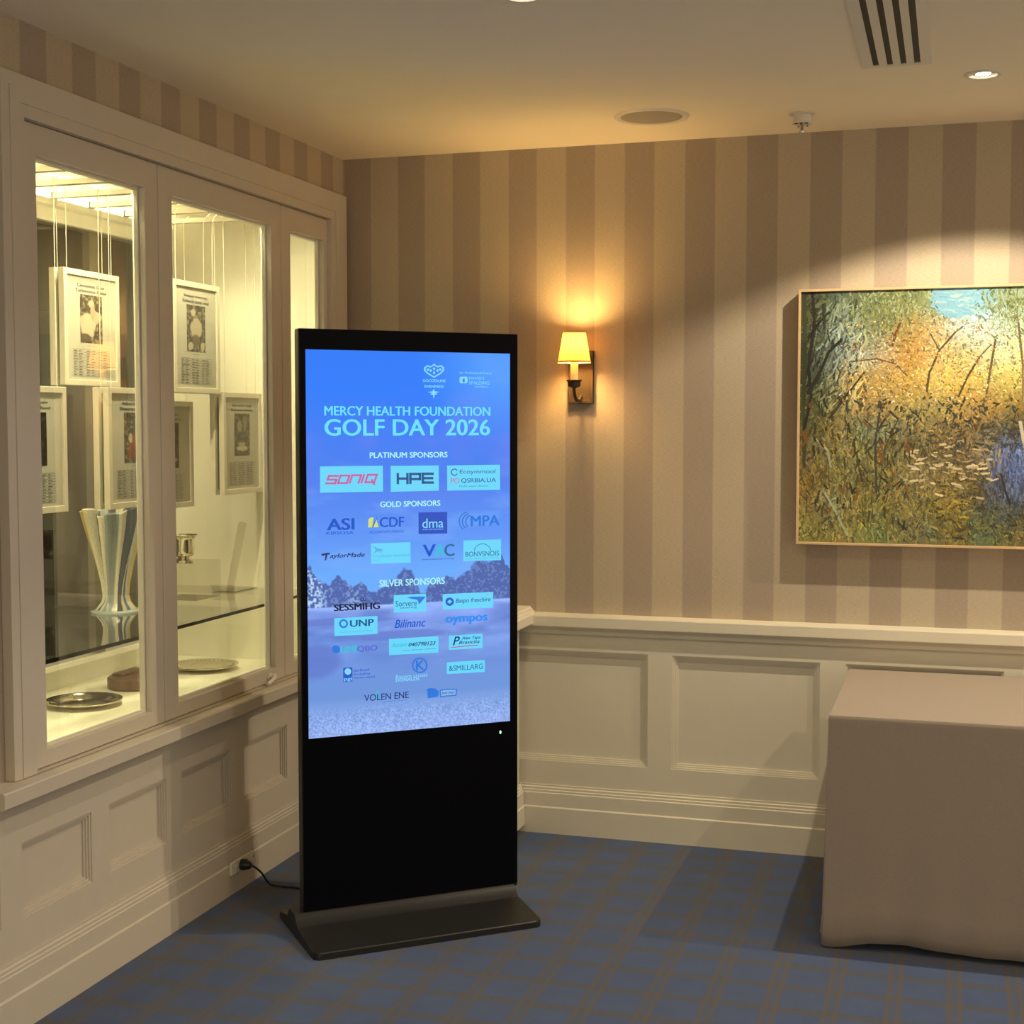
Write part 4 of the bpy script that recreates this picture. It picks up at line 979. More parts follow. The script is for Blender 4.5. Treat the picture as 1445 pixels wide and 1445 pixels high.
 ('wreath_sponsor_panel', [(0.1799, 0.7163), (0.1734, 0.7177), (0.1713, 0.7128), (0.1751, 0.712)], 'blue2', 2),
 ('wreath_sponsor_panel', [(0.1734, 0.7177), (0.1664, 0.7177), (0.1671, 0.7129), (0.1713, 0.7128)], 'blue2', 2),
 ('wreath_sponsor_panel', [(0.1664, 0.7177), (0.1596, 0.7166), (0.1631, 0.7122), (0.1671, 0.7129)], 'blue2', 2),
 ('wreath_sponsor_panel', [(0.1596, 0.7166), (0.1537, 0.7142), (0.1597, 0.7108), (0.1631, 0.7122)], 'blue2', 2),
 ('wreath_sponsor_panel', [(0.1537, 0.7142), (0.1493, 0.711), (0.1571, 0.7089), (0.1597, 0.7108)], 'blue2', 2),
 ('wreath_sponsor_panel', [(0.1493, 0.711), (0.1471, 0.7073), (0.1558, 0.7067), (0.1571, 0.7089)], 'blue2', 2),
 ('wreath_sponsor_panel', [(0.1471, 0.7073), (0.1471, 0.7034), (0.1558, 0.7045), (0.1558, 0.7067)], 'blue2', 2),
 ('wreath_sponsor_panel', [(0.1471, 0.7034), (0.1494, 0.6998), (0.1571, 0.7023), (0.1558, 0.7045)], 'blue2', 2),
 ('wreath_sponsor_panel', [(0.1494, 0.6998), (0.1537, 0.6968), (0.1597, 0.7006), (0.1571, 0.7023)], 'blue2', 2),
 ('wreath_sponsor_panel', [(0.1537, 0.6968), (0.1596, 0.6949), (0.1631, 0.6995), (0.1597, 0.7006)], 'blue2', 2),
 ('wreath_sponsor_panel', [(0.1596, 0.6949), (0.1664, 0.6941), (0.1672, 0.6991), (0.1631, 0.6995)], 'blue2', 2),
 ('wreath_sponsor_panel', [(0.1664, 0.6941), (0.1735, 0.6947), (0.1713, 0.6994), (0.1672, 0.6991)], 'blue2', 2),
 ('wreath_sponsor_panel', [(0.1735, 0.6947), (0.1799, 0.6965), (0.1751, 0.7004), (0.1713, 0.6994)], 'blue2', 2),
 ('wreath_sponsor_panel', [(0.1799, 0.6965), (0.1851, 0.6993), (0.1781, 0.7021), (0.1751, 0.7004)], 'blue2', 2),
 ('wreath_sponsor_panel', [(0.1851, 0.6993), (0.1885, 0.7028), (0.1801, 0.7041), (0.1781, 0.7021)], 'blue2', 2),
 ('wreath_sponsor_panel', [(0.1885, 0.7028), (0.1897, 0.7067), (0.1808, 0.7064), (0.1801, 0.7041)], 'blue2', 2),
 ('two_tone_logo', [(0.1511, 0.7724), (0.1506, 0.7747), (0.1492, 0.7769), (0.1469, 0.7789), (0.1439, 0.7804), (0.1402, 0.7816), (0.1362, 0.7822), (0.1319, 0.7823), (0.1277, 0.7819), (0.1236, 0.7809), (0.12, 0.7795), (0.117, 0.7777), (0.1147, 0.7756), (0.1133, 0.7733), (0.1128, 0.771), (0.1133, 0.7686), (0.1147, 0.7664), (0.117, 0.7645), (0.12, 0.7629), (0.1236, 0.7618), (0.1277, 0.7612), (0.1319, 0.7611), (0.1362, 0.7615), (0.1403, 0.7624), (0.1439, 0.7638), (0.1469, 0.7656), (0.1492, 0.7677), (0.1506, 0.77)], 'blue2', 1),
 ('phone_sponsor_panel', [(0.3867, 0.7534), (0.6316, 0.7538), (0.6319, 0.7981), (0.3868, 0.7962)], 'panel', 1),
 ('underlined_sponsor_panel', [(0.6846, 0.7548), (0.8564, 0.7544), (0.8567, 0.7938), (0.6848, 0.7929)], 'panel', 1),
 ('underlined_sponsor_panel', [(0.6943, 0.786), (0.7759, 0.784), (0.8339, 0.784), (0.834, 0.7861), (0.7759, 0.7865), (0.6944, 0.7882)], 'red', 2),
 ('globe_square_logo', [(0.1651, 0.8212), (0.2089, 0.8214), (0.2089, 0.8588), (0.165, 0.8589)], 'blue', 1),
 ('globe_square_logo', [(0.2029, 0.8326), (0.2025, 0.8345), (0.2014, 0.8363), (0.1995, 0.8379), (0.197, 0.8391), (0.1941, 0.84), (0.1908, 0.8405), (0.1873, 0.8406), (0.1838, 0.8402), (0.1806, 0.8394), (0.1776, 0.8383), (0.1751, 0.8368), (0.1733, 0.8351), (0.1721, 0.8333), (0.1717, 0.8313), (0.1721, 0.8294), (0.1733, 0.8277), (0.1751, 0.8261), (0.1776, 0.8248), (0.1806, 0.8239), (0.1839, 0.8234), (0.1873, 0.8234), (0.1908, 0.8237), (0.1941, 0.8245), (0.1971, 0.8256), (0.1995, 0.8271), (0.2014, 0.8288), (0.2025, 0.8307)], 'pale', 2),
 ('round_letter_logo', [(0.577, 0.8305), (0.5762, 0.8347), (0.5685, 0.8336), (0.5692, 0.8302)], 'blue2', 1),
 ('round_letter_logo', [(0.5762, 0.8347), (0.5739, 0.8387), (0.5667, 0.8367), (0.5685, 0.8336)], 'blue2', 1),
 ('round_letter_logo', [(0.5739, 0.8387), (0.57, 0.8423), (0.5636, 0.8396), (0.5667, 0.8367)], 'blue2', 1),
 ('round_letter_logo', [(0.57, 0.8423), (0.5649, 0.8453), (0.5595, 0.842), (0.5636, 0.8396)], 'blue2', 1),
 ('round_letter_logo', [(0.5649, 0.8453), (0.5586, 0.8476), (0.5545, 0.8439), (0.5595, 0.842)], 'blue2', 1),
 ('round_letter_logo', [(0.5586, 0.8476), (0.5515, 0.8492), (0.5488, 0.8451), (0.5545, 0.8439)], 'blue2', 1),
 ('round_letter_logo', [(0.5515, 0.8492), (0.5439, 0.8499), (0.5427, 0.8457), (0.5488, 0.8451)], 'blue2', 1),
 ('round_letter_logo', [(0.5439, 0.8499), (0.536, 0.8498), (0.5364, 0.8457), (0.5427, 0.8457)], 'blue2', 1),
 ('round_letter_logo', [(0.536, 0.8498), (0.5282, 0.8489), (0.5302, 0.8449), (0.5364, 0.8457)], 'blue2', 1),
 ('round_letter_logo', [(0.5282, 0.8489), (0.5209, 0.8471), (0.5243, 0.8435), (0.5302, 0.8449)], 'blue2', 1),
 ('round_letter_logo', [(0.5209, 0.8471), (0.5142, 0.8446), (0.5189, 0.8414), (0.5243, 0.8435)], 'blue2', 1),
 ('round_letter_logo', [(0.5142, 0.8446), (0.5085, 0.8414), (0.5144, 0.8389), (0.5189, 0.8414)], 'blue2', 1),
 ('round_letter_logo', [(0.5085, 0.8414), (0.504, 0.8377), (0.5108, 0.836), (0.5144, 0.8389)], 'blue2', 1),
 ('round_letter_logo', [(0.504, 0.8377), (0.5009, 0.8337), (0.5083, 0.8328), (0.5108, 0.836)], 'blue2', 1),
 ('round_letter_logo', [(0.5009, 0.8337), (0.4993, 0.8295), (0.507, 0.8294), (0.5083, 0.8328)], 'blue2', 1),
 ('round_letter_logo', [(0.4993, 0.8295), (0.4993, 0.8252), (0.507, 0.826), (0.507, 0.8294)], 'blue2', 1),
 ('round_letter_logo', [(0.4993, 0.8252), (0.5008, 0.8212), (0.5082, 0.8227), (0.507, 0.826)], 'blue2', 1),
 ('round_letter_logo', [(0.5008, 0.8212), (0.5039, 0.8174), (0.5107, 0.8197), (0.5082, 0.8227)], 'blue2', 1),
 ('round_letter_logo', [(0.5039, 0.8174), (0.5084, 0.8141), (0.5143, 0.817), (0.5107, 0.8197)], 'blue2', 1),
 ('round_letter_logo', [(0.5084, 0.8141), (0.5141, 0.8114), (0.5188, 0.8149), (0.5143, 0.817)], 'blue2', 1),
 ('round_letter_logo', [(0.5141, 0.8114), (0.5207, 0.8094), (0.5242, 0.8133), (0.5188, 0.8149)], 'blue2', 1),
 ('round_letter_logo', [(0.5207, 0.8094), (0.5281, 0.8082), (0.5301, 0.8124), (0.5242, 0.8133)], 'blue2', 1),
 ('round_letter_logo', [(0.5281, 0.8082), (0.5359, 0.8079), (0.5363, 0.8121), (0.5301, 0.8124)], 'blue2', 1),
 ('round_letter_logo', [(0.5359, 0.8079), (0.5438, 0.8084), (0.5426, 0.8125), (0.5363, 0.8121)], 'blue2', 1),
 ('round_letter_logo', [(0.5438, 0.8084), (0.5514, 0.8098), (0.5487, 0.8136), (0.5426, 0.8125)], 'blue2', 1),
 ('round_letter_logo', [(0.5514, 0.8098), (0.5585, 0.8119), (0.5544, 0.8153), (0.5487, 0.8136)], 'blue2', 1),
 ('round_letter_logo', [(0.5585, 0.8119), (0.5648, 0.8148), (0.5594, 0.8176), (0.5544, 0.8153)], 'blue2', 1),
 ('round_letter_logo', [(0.5648, 0.8148), (0.5699, 0.8182), (0.5635, 0.8204), (0.5594, 0.8176)], 'blue2', 1),
 ('round_letter_logo', [(0.5699, 0.8182), (0.5738, 0.8221), (0.5666, 0.8235), (0.5635, 0.8204)], 'blue2', 1),
 ('round_letter_logo', [(0.5738, 0.8221), (0.5762, 0.8262), (0.5685, 0.8268), (0.5666, 0.8235)], 'blue2', 1),
 ('round_letter_logo', [(0.5762, 0.8262), (0.577, 0.8305), (0.5692, 0.8302), (0.5685, 0.8268)], 'blue2', 1),
 ('serif_sponsor_panel', [(0.6739, 0.826), (0.8684, 0.8268), (0.8686, 0.8595), (0.6741, 0.8578)], 'panel', 1),
 ('leaf_logo', [(0.3147, 0.9094), (0.3253, 0.8941), (0.3374, 0.8855), (0.3329, 0.9094)], 'teal', 2),
 ('badge_logo', [(0.5725, 0.8935), (0.5937, 0.8919), (0.6173, 0.8947), (0.6331, 0.9039), (0.63, 0.9164), (0.6095, 0.918), (0.5781, 0.9191)], 'blue2', 1),
 ('badge_logo', [(0.6371, 0.899), (0.6767, 0.8973), (0.7269, 0.9004), (0.7222, 0.9185), (0.6728, 0.9184), (0.6395, 0.9194)], 'blue2', 1),
 ('badge_logo', [(0.6426, 0.9018), (0.6767, 0.9003), (0.7205, 0.9027), (0.7166, 0.9157), (0.6728, 0.9154), (0.6451, 0.9163)], 'soft', 2)]

groups = []
for it in TEXTS:
    if it[0] not in groups: groups.append(it[0])
for it in SHAPES:
    if it[0] not in groups: groups.append(it[0])
for g in groups:
    bm = bmesh.new(); used = []
    def mi(c):
        if c not in used: used.append(c)
        return used.index(c)
    for _, pts, c, lay in [s for s in SHAPES if s[0] == g]:
        bm.faces.new([bm.verts.new(sp_(px, py, 0.00012*lay)) for px, py in pts]).material_index = mi(c)
    for _, s, x0, x1, yt, yb, c, st in [t_ for t_ in TEXTS if t_[0] == g]:
        add_text(bm, s, st, lambda a, b: sp_(x0+(x1-x0)*a, yb+(yt-yb)*b, 0.0006), mi(c))
    me = bpy.data.meshes.new(g); bm.to_mesh(me); bm.free()
    for c in used: me.materials.append(M_INK[c])
    o = bpy.data.objects.new(g, me); COL.objects.link(o); o.parent = screen

# ------------------------------------------------------------------ power outlet, plug and lead
t = thing('power_outlet', 'cream double power outlet on the left skirting board', 'outlet', (T+0.018, -1.014, 0.0925))
bm = bmesh.new(); box(bm, 0.0, 0.010, -0.084, 0.084, -0.0225, 0.0225)
obj('plate', bm, M_BEAD, parent=t, bevel=0.002)
for y in (-0.050, 0.060):
    bm = bmesh.new(); box(bm, 0.0101, 0.0125, y-0.006, y+0.006, 0.004, 0.014); obj('switch', bm, M_BEAD, parent=t)
for y in (0.030, 0.075):
    bm = bmesh.new(); box(bm, 0.0101, 0.0108, y-0.002, y+0.002, 0.0, 0.006); obj('socket_hole', bm, M_BLACK, parent=t)
lead = thing('power_lead', 'black plug and power lead running from the wall outlet to the sign', 'cable', (T+0.030, -1.03, 0.0925))
bm = bmesh.new()
lathe(bm, [(0.0, 0.0), (0.019, 0.0), (0.020, 0.012), (0.016, 0.022), (0.014, 0.030), (0.009, 0.036), (0.0, 0.037)], (0, 0, 0), 28)
for v in bm.verts: v.co = Vector((v.co.z, v.co.x, v.co.y))
obj('plug', bm, M_SHELL, parent=lead, smooth=True)
bm = bmesh.new()
wp = [(0.098, -1.021, 0.085), (0.118, -1.005, 0.060), (0.138, -0.985, 0.018), (0.17, -0.962, 0.0048), (0.23, -0.960, 0.0042), (0.32, -0.985, 0.0042), (0.42, -0.965, 0.0042), (0.55, -0.955, 0.0050), (0.595, -0.972, 0.034), (0.635, -1.005, 0.050), (0.655, -1.060, 0.10), (0.6690, -1.0985, 0.16)]
o_ = Vector((T+0.030, -1.03, 0.0925))
tube(bm, spline([Vector(p)-o_ for p in [(T+0.058, -1.028, 0.092)] + wp], 10), 0.0038, 10)
obj('cable', bm, M_SHELL, parent=lead, smooth=True)

# ------------------------------------------------------------------ landscape picture
PX0, PX1, PZ0, PZ1, PY = 1.846, 3.226, 1.180, 2.118, -0.070
pic = thing('framed_painting', 'large autumn woodland and pond painting in a thin pale wood frame', 'painting', ((PX0+PX1)/2, 0.0, PZ0))
PO = Vector(((PX0+PX1)/2, 0.0, PZ0))
bm = bmesh.new()
ring_frame(bm, PX0-PO.x, PX1-PO.x, 0.0, PZ1-PZ0, PX0+0.009-PO.x, PX1-0.009-PO.x, 0.009, PZ1-PZ0-0.009, PY, -0.012, 'y')
ring_frame(bm, PX0+0.006-PO.x, PX1-0.006-PO.x, 0.006, PZ1-PZ0-0.006, PX0+0.08-PO.x, PX1-0.08-PO.x, 0.08, PZ1-PZ0-0.08, -0.030, -0.0005, 'y')
obj('frame', bm, mat('pale_oak', (0.58, 0.40, 0.22), rough=0.45, noise=0.15, scale=30), parent=pic, bevel=0.0012)
# painted canvas: brush strokes over a colour study
GRIDC = [
 [(78,78,44),(112,122,92),(120,126,84),(132,134,78),(148,150,92),(150,162,112),(150,198,204),(150,204,210),(168,190,148),(172,186,128),(166,188,150),(170,196,180),(150,190,200),(140,150,100),(120,120,70),(100,100,60)],
 [(74,76,46),(146,156,136),(140,148,112),(148,140,82),(196,158,84),(212,176,110),(222,222,190),(222,226,204),(190,204,166),(186,196,150),(180,190,150),(190,200,170),(170,190,170),(130,130,80),(120,110,60),(96,90,52)],
 [(58,62,44),(98,104,88),(166,170,146),(206,176,124),(200,142,64),(226,186,112),(204,182,110),(216,202,142),(226,214,146),(212,200,130),(206,190,120),(200,180,110),(180,170,100),(150,130,70),(120,104,56),(90,80,46)],
 [(62,66,44),(122,122,88),(190,156,84),(198,160,82),(202,160,76),(220,180,92),(226,182,82),(196,174,92),(208,182,92),(206,184,92),(200,170,86),(190,160,80),(170,140,70),(140,120,60),(110,96,50),(84,76,44)],
 [(74,78,42),(134,126,76),(150,126,74),(176,142,76),(156,136,72),(160,140,78),(176,144,72),(176,132,66),(152,122,58),(132,104,50),(140,110,54),(150,120,60),(130,110,60),(110,96,54),(90,80,46),(70,66,40)],
 [(88,86,46),(138,112,58),(110,114,78),(112,116,82),(118,104,64),(122,104,58),(124,96,56),(104,90,60),(78,72,52),(74,72,54),(80,76,56),(90,84,56),(96,88,54),(90,84,50),(80,74,44),(66,62,38)],
 [(108,92,54),(124,114,62),(128,118,66),(112,104,58),(104,92,54),(98,84,48),(104,86,54),(128,108,70),(84,96,132),(92,108,146),(96,108,140),(88,96,112),(80,82,80),(76,74,56),(70,66,44),(60,58,36)],
 [(112,90,44),(116,106,52),(104,92,48),(110,102,54),(116,102,58),(126,108,66),(112,94,50),(86,74,46),(72,80,106),(84,90,112),(90,96,110),(80,84,90),(70,70,60),(70,66,48),(64,60,40),(56,54,34)],
 [(116,94,46),(132,128,88),(114,98,46),(116,106,54),(122,106,54),(112,98,46),(124,102,40),(72,70,52),(66,68,58),(60,58,50),(58,56,48),(60,58,46),(62,60,42),(62,60,40),(58,56,36),(52,50,32)],
 [(116,108,52),(116,102,52),(120,112,58),(94,98,52),(110,98,58),(92,92,58),(110,90,40),(78,88,58),(98,90,48),(98,80,46),(96,84,44),(90,86,44),(84,80,42),(76,74,40),(70,66,38),(60,58,34)]]
G = np.array(GRIDC, float)
CW, CH = 800, 540                     # canvas raster
def sample(u, v):
    gx = np.clip(u*16-0.5, 0, 14.999); gy = np.clip(v*10-0.5, 0, 8.999)
    i, j = int(gy), int(gx); a, b = gy-i, gx-j
    return G[i,j]*(1-a)*(1-b)+G[i+1,j]*a*(1-b)+G[i,j+1]*(1-a)*b+G[i+1,j+1]*a*b
yy = np.linspace(0, 1, CH); xx = np.linspace(0, 1, CW)
cv = np.array([[sample(u, v) for u in xx[::8]] for v in yy[::6]])
cv = np.repeat(np.repeat(cv, 6, 0), 8, 1)[:CH, :CW].copy()
R = random.Random(5)
DISC = {}
for r in range(0, 5):
    q = [(a, b) for a in range(-r, r+1) for b in range(-r, r+1) if a*a+b*b <= r*r+0.6]
    DISC[r] = np.array(q)
def stroke(x, y, ang, ln, rad, col, curve=0.0):
    k = max(2, int(ln/1.2)); pts = []
    for i in range(k):
        pts.append((y, x)); x += 1.2*math.cos(ang); y += 1.2*math.sin(ang); ang += curve
    p = (np.array(pts)[:, None, :] + DISC[rad][None]).reshape(-1, 2).astype(int)
    ok = (p[:, 0] >= 0) & (p[:, 0] < CH) & (p[:, 1] >= 0) & (p[:, 1] < CW)
    p = p[ok]
    cv[p[:, 0], p[:, 1]] = col
def shade(c, k, h=0):
    return np.clip(c*k + np.array((h, 0.3*h, -h)), 0, 255)
def dab(N, u0, u1, v0, v1, ang, spread, ln, rad, ks, hue=12, curve=0.0):
    for _ in range(N):
        u = R.uniform(u0, u1); v = R.uniform(v0, v1)
        c = shade(sample(u+R.gauss(0, .02), v+R.gauss(0, .02)), R.choice(ks)*R.uniform(.93, 1.07), R.uniform(-hue, hue))
        stroke(u*CW, v*CH, ang+R.gauss(0, spread), R.uniform(.5, 1.4)*ln, R.choice(rad), c, R.gauss(0, curve))
H2 = math.pi/2
dab(5200, 0, 1, .0, .64, H2, 1.1, 7, [1, 1, 2], [.66, .82, 1.0, 1.06, 1.18], 12, .1)
dab(3000, 0, .62, .55, 1, -H2, .42, 20, [1, 1, 2], [.70, .86, 1.0, 1.1, 1.26], 12, .03)
dab(2400, .34, 1, .58, .98, 0.1, .35, 15, [0, 1, 2], [.58, .8, 1.0, 1.12, 1.4], 10, .03)
dab(500, .47, .62, .62, .82, H2, .2, 20, [1, 2], [.8, 1.0, 1.25], 4)
dab(6500, .10, .64, .06, .55, 0.5, 2.0, 4, [0, 0, 1], [.62, .9, 1.1, 1.22, 1.32], 12, .2)
dab(1300, .02, .17, .03, .45, H2+.3, .45, 22, [0, 1, 1, 2], [.55, .8, 1.15, 1.3, 1.42], 6, .02)
dab(3500, 0, .62, .5, 1, -H2, .7, 8, [0, 0, 1], [.6, .8, 1.2, 1.4], 12, .06)
for _ in range(420):      # open sky with soft horizontal strokes
    u, v = R.uniform(.345, .455), abs(R.gauss(0, .06)); 
    if v < .115 - .5*abs(u-.40): stroke(u*CW-8, v*CH, R.gauss(0, .1), R.uniform(10, 22), 2, np.array(R.choice([(150, 202, 208), (160, 208, 210), (146, 196, 206), (196, 220, 206)]))*R.uniform(.97, 1.03))
for _ in range(900):      # hanging willow leaves on either side of the sky
    s_ = R.choice([(.27, .07), (.51, .06), (.56, .05), (.20, .07)]); u = R.gauss(s_[0], s_[1]*.6); v = abs(R.gauss(.06, .06))
    if .35 < u < .445: continue
    stroke(u*CW, v*CH, H2+R.gauss(0, .5), R.uniform(4, 12), R.choice([0, 1, 1]), np.array(R.choice([(122, 128, 66), (150, 152, 78), (176, 176, 96), (104, 112, 62), (188, 196, 150)])))
def limb(pts, w0, w1, c, jit=1.0):
    for (x0_, y0_), (x1_, y1_), s in zip(pts[:-1], pts[1:], range(99)):
        L_ = math.hypot((x1_-x0_)*CW, (y1_-y0_)*CH); a = math.atan2((y1_-y0_)*CH, (x1_-x0_)*CW)
        f = s/max(1, len(pts)-1)
        stroke(x0_*CW, y0_*CH, a, L_, int(round(w0+(w1-w0)*f)), np.array(c)*R.uniform(.9, 1.1), 0)
DK = (46, 40, 30)
limb([(.008, 0), (.012, .2), (.01, .45), (.014, .7)], 4, 3, (66, 66, 38))
limb([(.03, .0), (.036, .12), (.022, .3), (.03, .42), (.012, .55)], 3, 3, DK)
limb([(.022, .40), (.05, .33), (.075, .24), (.11, .19)], 4, 2, DK)
limb([(.022, .18), (.05, .12), (.075, .08)], 3, 1, DK)
limb([(.058, .05), (.062, .15)], 2, 1, (58, 60, 50))
limb([(.33, .40), (.335, .33), (.36, .24), (.40, .17), (.42, .15)], 2, 1, (92, 70, 44))
limb([(.36, .24), (.335, .17)], 1, 1, (104, 80, 48))
limb([(.24, .22), (.25, .16), (.26, .13)], 2, 1, (110, 62, 30))
limb([(.13, .28), (.2, .27), (.25, .29), (.28, .34)], 1, 1, (110, 78, 40))
limb([(.08, .50), (.115, .43), (.15, .36), (.17, .32)], 3, 1, (62, 52, 36))
limb([(.41, .42), (.43, .35), (.46, .27), (.49, .22)], 2, 1, (92, 70, 42))
limb([(.48, .41), (.49, .3), (.50, .2)], 2, 1, (110, 90, 52))
limb([(.57, .44), (.568, .3), (.555, .14), (.55, .09)], 2, 1, (128, 104, 64))
limb([(.575, .44), (.585, .3), (.6, .1)], 2, 1, (206, 190, 140))
limb([(.565, .52), (.575, .60), (.59, .72)], 3, 2, (176, 160, 130)); limb([(.59, .56), (.63, .64), (.66, .7)], 2, 1, (206, 190, 160))
limb([(.21, .48), (.20, .6), (.205, .8)], 2, 1, (60, 56, 40)); limb([(.26, .5), (.225, .62), (.21, .8)], 1, 1, (70, 60, 40))
limb([(.52, .72), (.53, .78), (.545, .84)], 2, 1, (50, 44, 34))
limb([(.04, .58), (.075, .63), (.085, .70)], 2, 1, (160, 152, 112)); limb([(.07, .80), (.10, .88), (.13, .97)], 2, 2, (150, 152, 112))
for _ in range(60):
    u, v = R.uniform(.27, .5), R.gauss(.70, .05); stroke(u*CW, v*CH, R.gauss(0, .25), R.uniform(6, 20), R.choice([1, 2]), np.array((196, 172, 122))*R.uniform(.85, 1.1))
for _ in range(160):
    u, v = R.uniform(.0, .3), R.uniform(.45, .95); stroke(u*CW, v*CH, -H2+R.gauss(0, .4), R.uniform(8, 26), R.choice([1, 2]), np.array(R.choice([(48, 46, 28), (66, 52, 28), (70, 66, 40), (120, 74, 34)])))
for _ in range(420):
    u, v = R.uniform(.10, .5), R.uniform(.12, .44); stroke(u*CW, v*CH, R.uniform(0, 3), R.uniform(3, 8), R.choice([0, 1]), np.array(R.choice([(240, 214, 150), (226, 160, 70), (246, 226, 180), (210, 140, 56)])))
for _ in range(150):
    u, v = R.uniform(.2, .56), R.uniform(.42, .62); stroke(u*CW, v*CH, R.uniform(0, 3), R.uniform(5, 16), R.choice([1, 2]), np.array(R.choice([(56, 56, 38), (66, 50, 34), (60, 66, 50)])))
gl = lin_a(cv)
gl = gl*np.array((0.85, 0.95, 1.20))*(0.70 + 0.78*yy[:, None, None])      # warm cast and lamp falloff offset in the colour: lighter towards the bottom
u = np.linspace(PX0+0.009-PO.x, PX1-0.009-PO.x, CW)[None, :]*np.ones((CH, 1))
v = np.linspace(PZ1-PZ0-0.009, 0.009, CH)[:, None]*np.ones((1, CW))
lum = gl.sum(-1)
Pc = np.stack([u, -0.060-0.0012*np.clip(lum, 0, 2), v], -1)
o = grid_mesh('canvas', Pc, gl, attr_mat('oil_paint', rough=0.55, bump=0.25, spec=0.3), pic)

# ------------------------------------------------------------------ table under a cloth
TX0, TX1, TY0, TY1, TZ = 2.052, 3.86, -0.972, -0.095, 0.722
tb = thing('banquet_table', 'trestle table hidden under the taupe cloth', 'table', ((TX0+TX1)/2, (TY0+TY1)/2, 0.0))
TO = Vector(((TX0+TX1)/2, (TY0+TY1)/2, 0.0))
M_TT = mat('table_board', (0.25, 0.2, 0.15), rough=0.6)
bm = bmesh.new(); box(bm, TX0-TO.x, TX1-TO.x, TY0-TO.y, TY1-TO.y, 0.695, TZ); obj('table_top', bm, M_TT, parent=tb)
for sx in (TX0+0.12, TX1-0.12):
    for sy in (TY0+0.10, TY1-0.10):
        bm = bmesh.new(); lathe(bm, [(0.0, 0.0), (0.014, 0.0), (0.014, 0.695), (0, 0.695)], (sx-TO.x, sy-TO.y, 0), 16); obj('leg', bm, M_BLACK, parent=tb)
def cloth():
    bm = bmesh.new()
    x0, x1, y0, y1 = TX0-0.005, TX1+0.005, TY0-0.005, TY1+0.005
    S = []
    def side(a, b, nrm, k):
        for i in range(k):
            f = i/k
            S.append((Vector((a[0]+(b[0]-a[0])*f, a[1]+(b[1]-a[1])*f)), Vector(nrm), f))
    side((x0, y0), (x1, y0), (0, -1), 220); side((x1, y0), (x1, y1), (1, 0), 100); side((x1, y1), (x0, y1), (0, 1), 180); side((x0, y1), (x0, y0), (-1, 0), 110)
    N = len(S); rows = []
    zt = TZ + 0.004
    ts = [0.0, 0.004, 0.012, 0.03, 0.08, 0.16, 0.26, 0.38, 0.5, 0.62, 0.74, 0.86, 0.945, 0.955, 1.0]
    for t in ts:
        row = []
        for i, (p, nr, f) in enumerate(S):
            # rounded corners: blend normals near the ends of a side
            pn = S[(i-6) % N][1] + S[(i+6) % N][1] + nr
            nn = pn.normalized()
            s = i/N*2*math.pi
            wav = 0.5*math.sin(9*s+1.2)+0.35*math.sin(17*s+0.4)+0.3*math.sin(31*s+2)
            crn = min(f, 1-f)
            amp = (0.003 + 0.006*t*t)*(0.4+0.6*min(1, crn*8))
            out = 0.013*t + amp*wav*t + (0.004 if t in (0.945,) else 0.0)
            if t < 0.01: out -= 0.003*(1-t/0.01)
            hem = 0.017 + 0.010*math.sin(3.1*p.x-5.3) + 0.004*math.sin(14*p.x+5*p.y)
            hem = max(0.006, hem - 0.022*max(0, 1-crn*14))
            q = p + nn*out
            row.append(bm.verts.new((q.x, q.y, zt - (zt-hem)*t)))
        rows.append(row)
    for r in range(len(rows)-1):
        for i in range(N):
            bm.faces.new((rows[r][i], rows[r][(i+1) % N], rows[r+1][(i+1) % N], rows[r+1][i]))
    bm.faces.new(rows[0])
    return bm
M_CLOTH = mat('taupe_linen', (0.305, 0.248, 0.205), rough=0.9, noise=0.10, scale=220, bump=0.35, bscale=380, spec=0.15, sheen=0.2)
o = obj('tablecloth', cloth(), M_CLOTH, smooth=50)
tag(o, 'plain taupe cloth covering the table under the painting, hanging to the floor', 'tablecloth')
sm = o.modifiers.new('thickness', 'SOLIDIFY'); sm.thickness = 0.0015; sm.offset = 1

